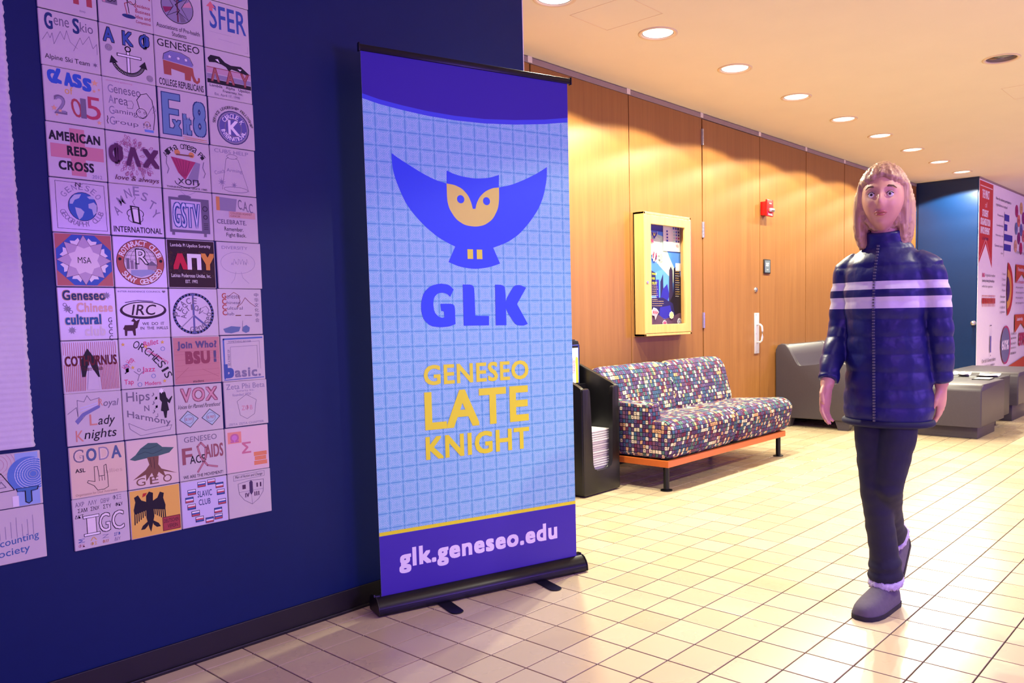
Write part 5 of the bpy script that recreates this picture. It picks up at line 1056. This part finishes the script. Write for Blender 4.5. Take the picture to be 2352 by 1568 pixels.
# legs (person's right = +y): planted right leg, left leg swinging through behind it
RL = [(.03, .055, .84), (.016, .048, .66), (-.002, .030, .46), (.045, .022, .28), (.065, .012, .09)]
LL = [(.03, -.055, .84), (.005, -.050, .66), (-.010, -.020, .47), (.13, .030, .34), (.27, .058, .205)]
def leg(P_, rr): return tubev([(*p, a_, b_) for p, (a_, b_) in zip(P_, rr)])
legr = [(.060, .048), (.060, .050), (.050, .048), (.048, .046), (.032, .032)]
def foot(ax, ay, az, pitch, k=1.0, lift=0):
    vs, fs = [], []; ring = []
    secs = [(.045, .028, .030, .030), (.02, .034, .034, .040), (-.03, .036, .040, .050), (-.08, .034, .042, .028), (-.13, .030, .042, .020), (-.155, .024, .034, .016)]
    n = 16
    for (x, w1, w2, h_) in secs:
        for q in range(n):
            t_ = 2*pi*q/n; yy = w2*k*cos(t_); zz = h_*k*(1+sin(t_))-.0; zz = max(zz, .012)
            p = Vector((x, yy, zz-.075)); c_, s_ = cos(pitch), sin(pitch); p = Vector((p.x*c_-p.z*s_, p.y, p.x*s_+p.z*c_)); vs.append((ax+p.x, ay+p.y, az+p.z))
    for i in range(len(secs)-1):
        for q in range(n): fs.append((i*n+q, i*n+(q+1) % n, (i+1)*n+(q+1) % n, (i+1)*n+q))
    fs.append(tuple(range(n))[::-1]); fs.append(tuple(range((len(secs)-1)*n, len(secs)*n))); return vs, fs
def arm(s):  # right arm swings forward, left arm back
    f_ = -1 if s > 0 else 1
    return [(.015, s*.125, 1.255), (.030, s*.165, 1.15), (.035+f_*.005, s*.176, 1.03), (.01+f_*.055, s*.176, .93), (-.01+f_*.10, s*.168, .835)]
armr = [(.030, .030), (.034, .034), (.032, .032), (.030, .030), (.026, .024)]
def hand(s):
    out = []; f_ = -1 if s > 0 else 1; o = Vector(arm(s)[-1]); d = Vector((f_*.30-.10, -s*.06, -1)).normalized()
    out.append(tubev([(*(o+d*t_), w_1, w_2) for t_, w_1, w_2 in ((-.01, .026, .021), (.02, .032, .018), (.055, .038, .016), (.080, .036, .013), (.086, .032, .011))], 14))
    sd = Vector((-1, 0, 0)); sd = (sd-d*sd.dot(d)).normalized(); inn = Vector((0, -s, 0))
    for i, L in enumerate((.066, .075, .070, .054)):
        b0 = o+d*.074+sd*(.027-.018*i); out.append(tubev([(*b0, .0088, .0088), (*(b0+d*L*.45+inn*.004), .0084, .0084), (*(b0+d*L*.78+inn*.016), .0076, .0076), (*(b0+d*L*.95+inn*.028), .005, .005)], 8))
    b0 = o+d*.018+sd*.026; out.append(tubev([(*b0, .012, .012), (*(b0+sd*.020+d*.028+inn*.006), .0105, .0105), (*(b0+sd*.022+d*.055+inn*.014), .0085, .0085), (*(b0+sd*.018+d*.066+inn*.018), .005, .005)], 8)); return out
parts = [(hv, hf), earpart(1), earpart(-1), neck, torso_b, leg(RL, legr), leg(LL, legr), foot(.065, .012, .085, 0, .7, ), foot(.27, .058, .200, .75, .7)]
for s in (1, -1):
    parts.append(tubev([(*p, a_, b_) for p, (a_, b_) in zip(arm(s), armr)])); parts += hand(s)
body = remesh('body', parts, .0052, skin, pe, 2)
# eyes, brows, lips
for s in (1, -1):
    c = hw_((-.0765, s*.030, .009)); e = B().sph(c, .0112, .0118, .0108, 16, 12).make('eye', new_mat('eye_white', (225, 220, 218), .2), pe, smooth=True)
    c = hw_((-.0850, s*.030, .0085)); B().sph(c, .0038, .0050, .0050, 14, 10).make('iris', new_mat('iris_brown', (50, 34, 26), .15), e, smooth=True)
    b = B(); b.tube([hw_((-.082, s*.016, .030)), hw_((-.088, s*.026, .036)), hw_((-.082, s*.040, .035)), hw_((-.072, s*.050, .028))], [.002, .0034, .003, .0015], 8).make('eyebrow', new_mat('brow_hair', (110, 84, 62), .7), pe, smooth=True)
    B().tube([hw_((-.089, s*.019, .0105)), hw_((-.0915, s*.027, .0165)), hw_((-.088, s*.036, .0150)), hw_((-.082, s*.042, .010))], .0014, 6).make('eyelid', new_mat('lash', (60, 40, 34), .7), pe, smooth=True)
lm = new_mat('lip', (176, 92, 88), .4)
B().tube([hw_((-.084, -.022, -.054)), hw_((-.0925, -.011, -.0505)), hw_((-.0955, 0, -.0515)), hw_((-.0925, .011, -.0505)), hw_((-.084, .022, -.054))], [.001, .0034, .0036, .0034, .001], 8).tube([hw_((-.085, -.018, -.0565)), hw_((-.092, -.009, -.0600)), hw_((-.094, 0, -.0605)), hw_((-.092, .009, -.0600)), hw_((-.085, .018, -.0565))], [.001, .0038, .0042, .0038, .001], 8).make('lips', lm, pe, smooth=True)
# hair: cap and falling lengths, strands as grooves
hair = new_mat('light_brown_hair', (176, 132, 96), .45)
t = NT(hair); tc = t.n('ShaderNodeTexCoord'); mp = t.n('ShaderNodeMapping'); mp.inputs['Scale'].default_value = (90, 90, 6); nz = t.n('ShaderNodeTexNoise'); nz.inputs['Scale'].default_value = 1; t.l(tc.outputs['Object'], mp.inputs[0]); t.l(mp.outputs[0], nz.inputs[0]); t.l(t.mix(nz.outputs[0], lin((140, 98, 66)), lin((226, 184, 144))), t.b.inputs['Base Color']); t.bump(nz.outputs[0], .5, .004)
def hairfn(d, q):
    fx = -d.x
    front = fx > .30 and d.z < .58-.25*abs(d.y)
    side = fx > -.05 and d.z < .30 and abs(d.y) > .5
    k = .80 if front else (1.0 if not side else .97)
    fl_ = .004*sin(14*atan2(d.y, d.x)+2*d.z); q = q*k
    q += Vector((d.x, d.y, d.z))*fl_*(0 if front else 1); return q
hv2, hf2 = ball((.006, 0, .006), .108, .088, .122, 64, 48, hairfn); hv2 = [tuple(hw_(v)) for v in hv2]
hp = [(hv2, hf2)]
def lock(pts, r1, r2): 
    v, f = tubev([(*hw_(p), r1*w, r2*w) for p, w in pts], 14); return v, f
for s in (1, -1):
    hp.append(lock([((.02, s*.062, .06), .8), ((.022, s*.076, -.01), 1), ((.026, s*.076, -.08), 1.05), ((.024, s*.070, -.13), .95), ((.018, s*.064, -.17), .6)], .046, .024))
hp.append(lock([((.06, 0, .05), .8), ((.080, 0, -.04), 1), ((.078, 0, -.12), 1.05), ((.072, 0, -.18), .7)], .034, .080))
remesh('hair', hp, .006, hair, pe, 2, lambda c, n: c+n*.0022*sin(150*atan2(c.y-HC.y, c.x-HC.x-.01)))
# padded jacket
jm = new_mat('navy_padded_nylon', (30, 34, 92), .42, spec=.4); t = NT(jm); tc = t.n('ShaderNodeTexCoord'); sp = t.n('ShaderNodeSeparateXYZ'); t.l(tc.outputs['Object'], sp.inputs[0]); z = sp.outputs[2]; nz = t.n('ShaderNodeTexNoise'); nz.inputs['Scale'].default_value = 26; t.l(tc.outputs['Object'], nz.inputs[0])
def band(lo, hi): return t.math('MULTIPLY', t.math('GREATER_THAN', z, lo), t.math('LESS_THAN', z, hi))
stripe = t.math('ADD', band(1.176, 1.204), band(1.110, 1.150)); t.l(t.mix(stripe, t.mix(nz.outputs[0], lin((22, 22, 76)), lin((30, 32, 108))), lin((214, 206, 222))), t.b.inputs['Base Color']); t.bump(nz.outputs[0], .35, .008)
jt = tubev([(.035, 0, .700, .112, .150), (.035, 0, .76, .120, .158), (.03, 0, .90, .114, .148), (.015, 0, 1.05, .106, .138), (.005, 0, 1.17, .112, .148), (.01, 0, 1.26, .102, .146), (.012, 0, 1.312, .078, .100), (.008, 0, 1.345, .070, .072), (-.002, 0, 1.385, .068, .068)], 36)
jp = [jt]
for s in (1, -1):
    A5 = arm(s); jp.append(tubev([(.012, s*.095, 1.272, .048, .046), (A5[0][0], s*.140, 1.245, .056, .054), (*A5[1], .050, .047), (*A5[2], .046, .043), (*A5[3], .043, .040), (*[A5[3][q]*.2+A5[4][q]*.8 for q in range(3)], .038, .036)], 22))
def puff(c, n):
    if c.z > 1.33: return c
    ph = (c.z-.700)/.062; return c+n*.0055*(abs(sin(pi*ph))**.6-.6)+n*.0035*noise.noise(c*22)
remesh('jacket', jp, .0062, jm, pe, 3, puff)
B().tube([(.112*cos(2*pi*k/40)*1.02+.035, .150*1.02*sin(2*pi*k/40), .702) for k in range(40)], .012, 10, closed=True).make('jacket_hem', new_mat('navy_rib', (20, 22, 60), .8), pe, smooth=True)
b = B()
for k in range(60): z_ = .715+k*.0103; xf = -.088-.010*sin(pi*(z_-.745)/.6)-(.004 if z_ > 1.0 else 0)+(max(0, z_-1.22)*.28); b.box(xf-.014, xf-.004, -.0035, .0035, z_, z_+.006)
b.make('zip', M['steel'], pe); pe.children[-1]['kind'] = 'stuff'
# trousers
tmn = noisy(new_mat('dark_denim', (26, 26, 52), .75), 60, .2, .1)
trr = [(.072, .058), (.074, .062), (.056, .052), (.056, .052), (.050, .046)]
def cuffed(P_, rr, extra):
    pts = [(*p, a_, b_) for p, (a_, b_) in zip(P_, rr)]; return pts+extra
tp = [tubev(cuffed(RL[:4], trr, [(.058, .016, .19, .056, .052), (.062, .013, .165, .066, .062), (.063, .012, .145, .058, .056), (.064, .012, .125, .068, .064), (.066, .012, .108, .060, .058)])), tubev(cuffed(LL[:4], trr, [(.205, .046, .265, .054, .052), (.235, .052, .238, .060, .058), (.250, .055, .222, .056, .054)])), tubev([(.035, 0, .76, .078, .108), (.035, 0, .84, .080, .112), (.03, 0, .90, .078, .108)], 28)]
def wr(c, n): return c+n*.0035*noise.noise(Vector((c.x*16, c.y*16, c.z*34)))
remesh('trousers', tp, .0062, tmn, pe, 3, wr)
# slippers with fleece collars
sm = noisy(new_mat('grey_suede', (96, 88, 104), .9), 70, .15, .15); fm = noisy(new_mat('pale_fleece', (205, 196, 222), .95), 120, .25, .6); so_ = noisy(new_mat('dark_sole', (34, 28, 44), .7), 30, .1)
def slipper(ax, ay, az, pitch, yaw=0):
    def tr_(p):
        p = Vector(p); c_, s_ = cos(yaw), sin(yaw); p = Vector((p.x*c_-p.y*s_, p.x*s_+p.y*c_, p.z)); c_, s_ = cos(pitch), sin(pitch); return (ax+p.x*c_-(p.z)*s_, ay+p.y, az+p.x*s_+p.z*c_)
    n = 24; secs = [(.066, .018, .040), (.060, .034, .066), (.035, .043, .082), (.0, .046, .088), (-.04, .049, .084), (-.08, .053, .070), (-.12, .055, .056), (-.155, .050, .046), (-.182, .038, .036), (-.197, .018, .022)]
    vs, fs = [], []
    for (x, w, h_) in secs:
        for q in range(n):
            t_ = 2*pi*q/n; cy, sy_ = cos(t_), sin(t_); vs.append(tr_((x, w*(abs(cy)**.8)*(1 if cy > 0 else -1), -.085+.014+(h_*(abs(sy_)**.9) if sy_ > 0 else -.004*abs(sy_)))))
    for i in range(len(secs)-1):
        for q in range(n): fs.append((i*n+q, i*n+(q+1) % n, (i+1)*n+(q+1) % n, (i+1)*n+q))
    fs.append(tuple(range(n))[::-1]); fs.append(tuple(range((len(secs)-1)*n, len(secs)*n)))
    s_o = link('slipper', mesh('slipper', vs, fs, sm, True), pe); soft(s_o, 1)
    out = [(x, w*1.04) for x, w, _ in secs]; outl = [(x, w) for x, w in out]+[(x, -w) for x, w in out[::-1]]
    b = B(); A_ = [b.b.verts.new(tr_((x, y, -.085))) for x, y in outl]; C_ = [b.b.verts.new(tr_((x, y, -.069))) for x, y in outl]; b.b.faces.new(A_); b.b.faces.new(C_[::-1])
    for k in range(len(outl)): b.b.faces.new((A_[k], A_[(k+1) % len(outl)], C_[(k+1) % len(outl)], C_[k]))
    b.make('sole', so_, s_o, auto=40)
    vs, fs = [], []; U_, V_ = 72, 18
    for i in range(U_):
        a_ = 2*pi*i/U_
        for j in range(V_):
            b_ = 2*pi*j/V_; r = .014*(1+.35*noise.noise(Vector((cos(a_)*9, sin(a_)*9, b_*1.7)))+.25*random.uniform(-1, 1)); cx = .004+.056*cos(a_); cyy = .047*sin(a_)
            vs.append(tr_((cx+r*cos(b_)*cos(a_), cyy+r*cos(b_)*sin(a_), .012+.006*cos(a_)+1.25*r*sin(b_))))
    for i in range(U_):
        for j in range(V_): fs.append((i*V_+j, ((i+1) % U_)*V_+j, ((i+1) % U_)*V_+(j+1) % V_, i*V_+(j+1) % V_))
    link('fleece_collar', mesh('fleece_collar', vs, fs, fm, True), s_o)
slipper(.065, .012, .0855, 0, radians(-6)); slipper(.27, .058, .205, .70, 0)
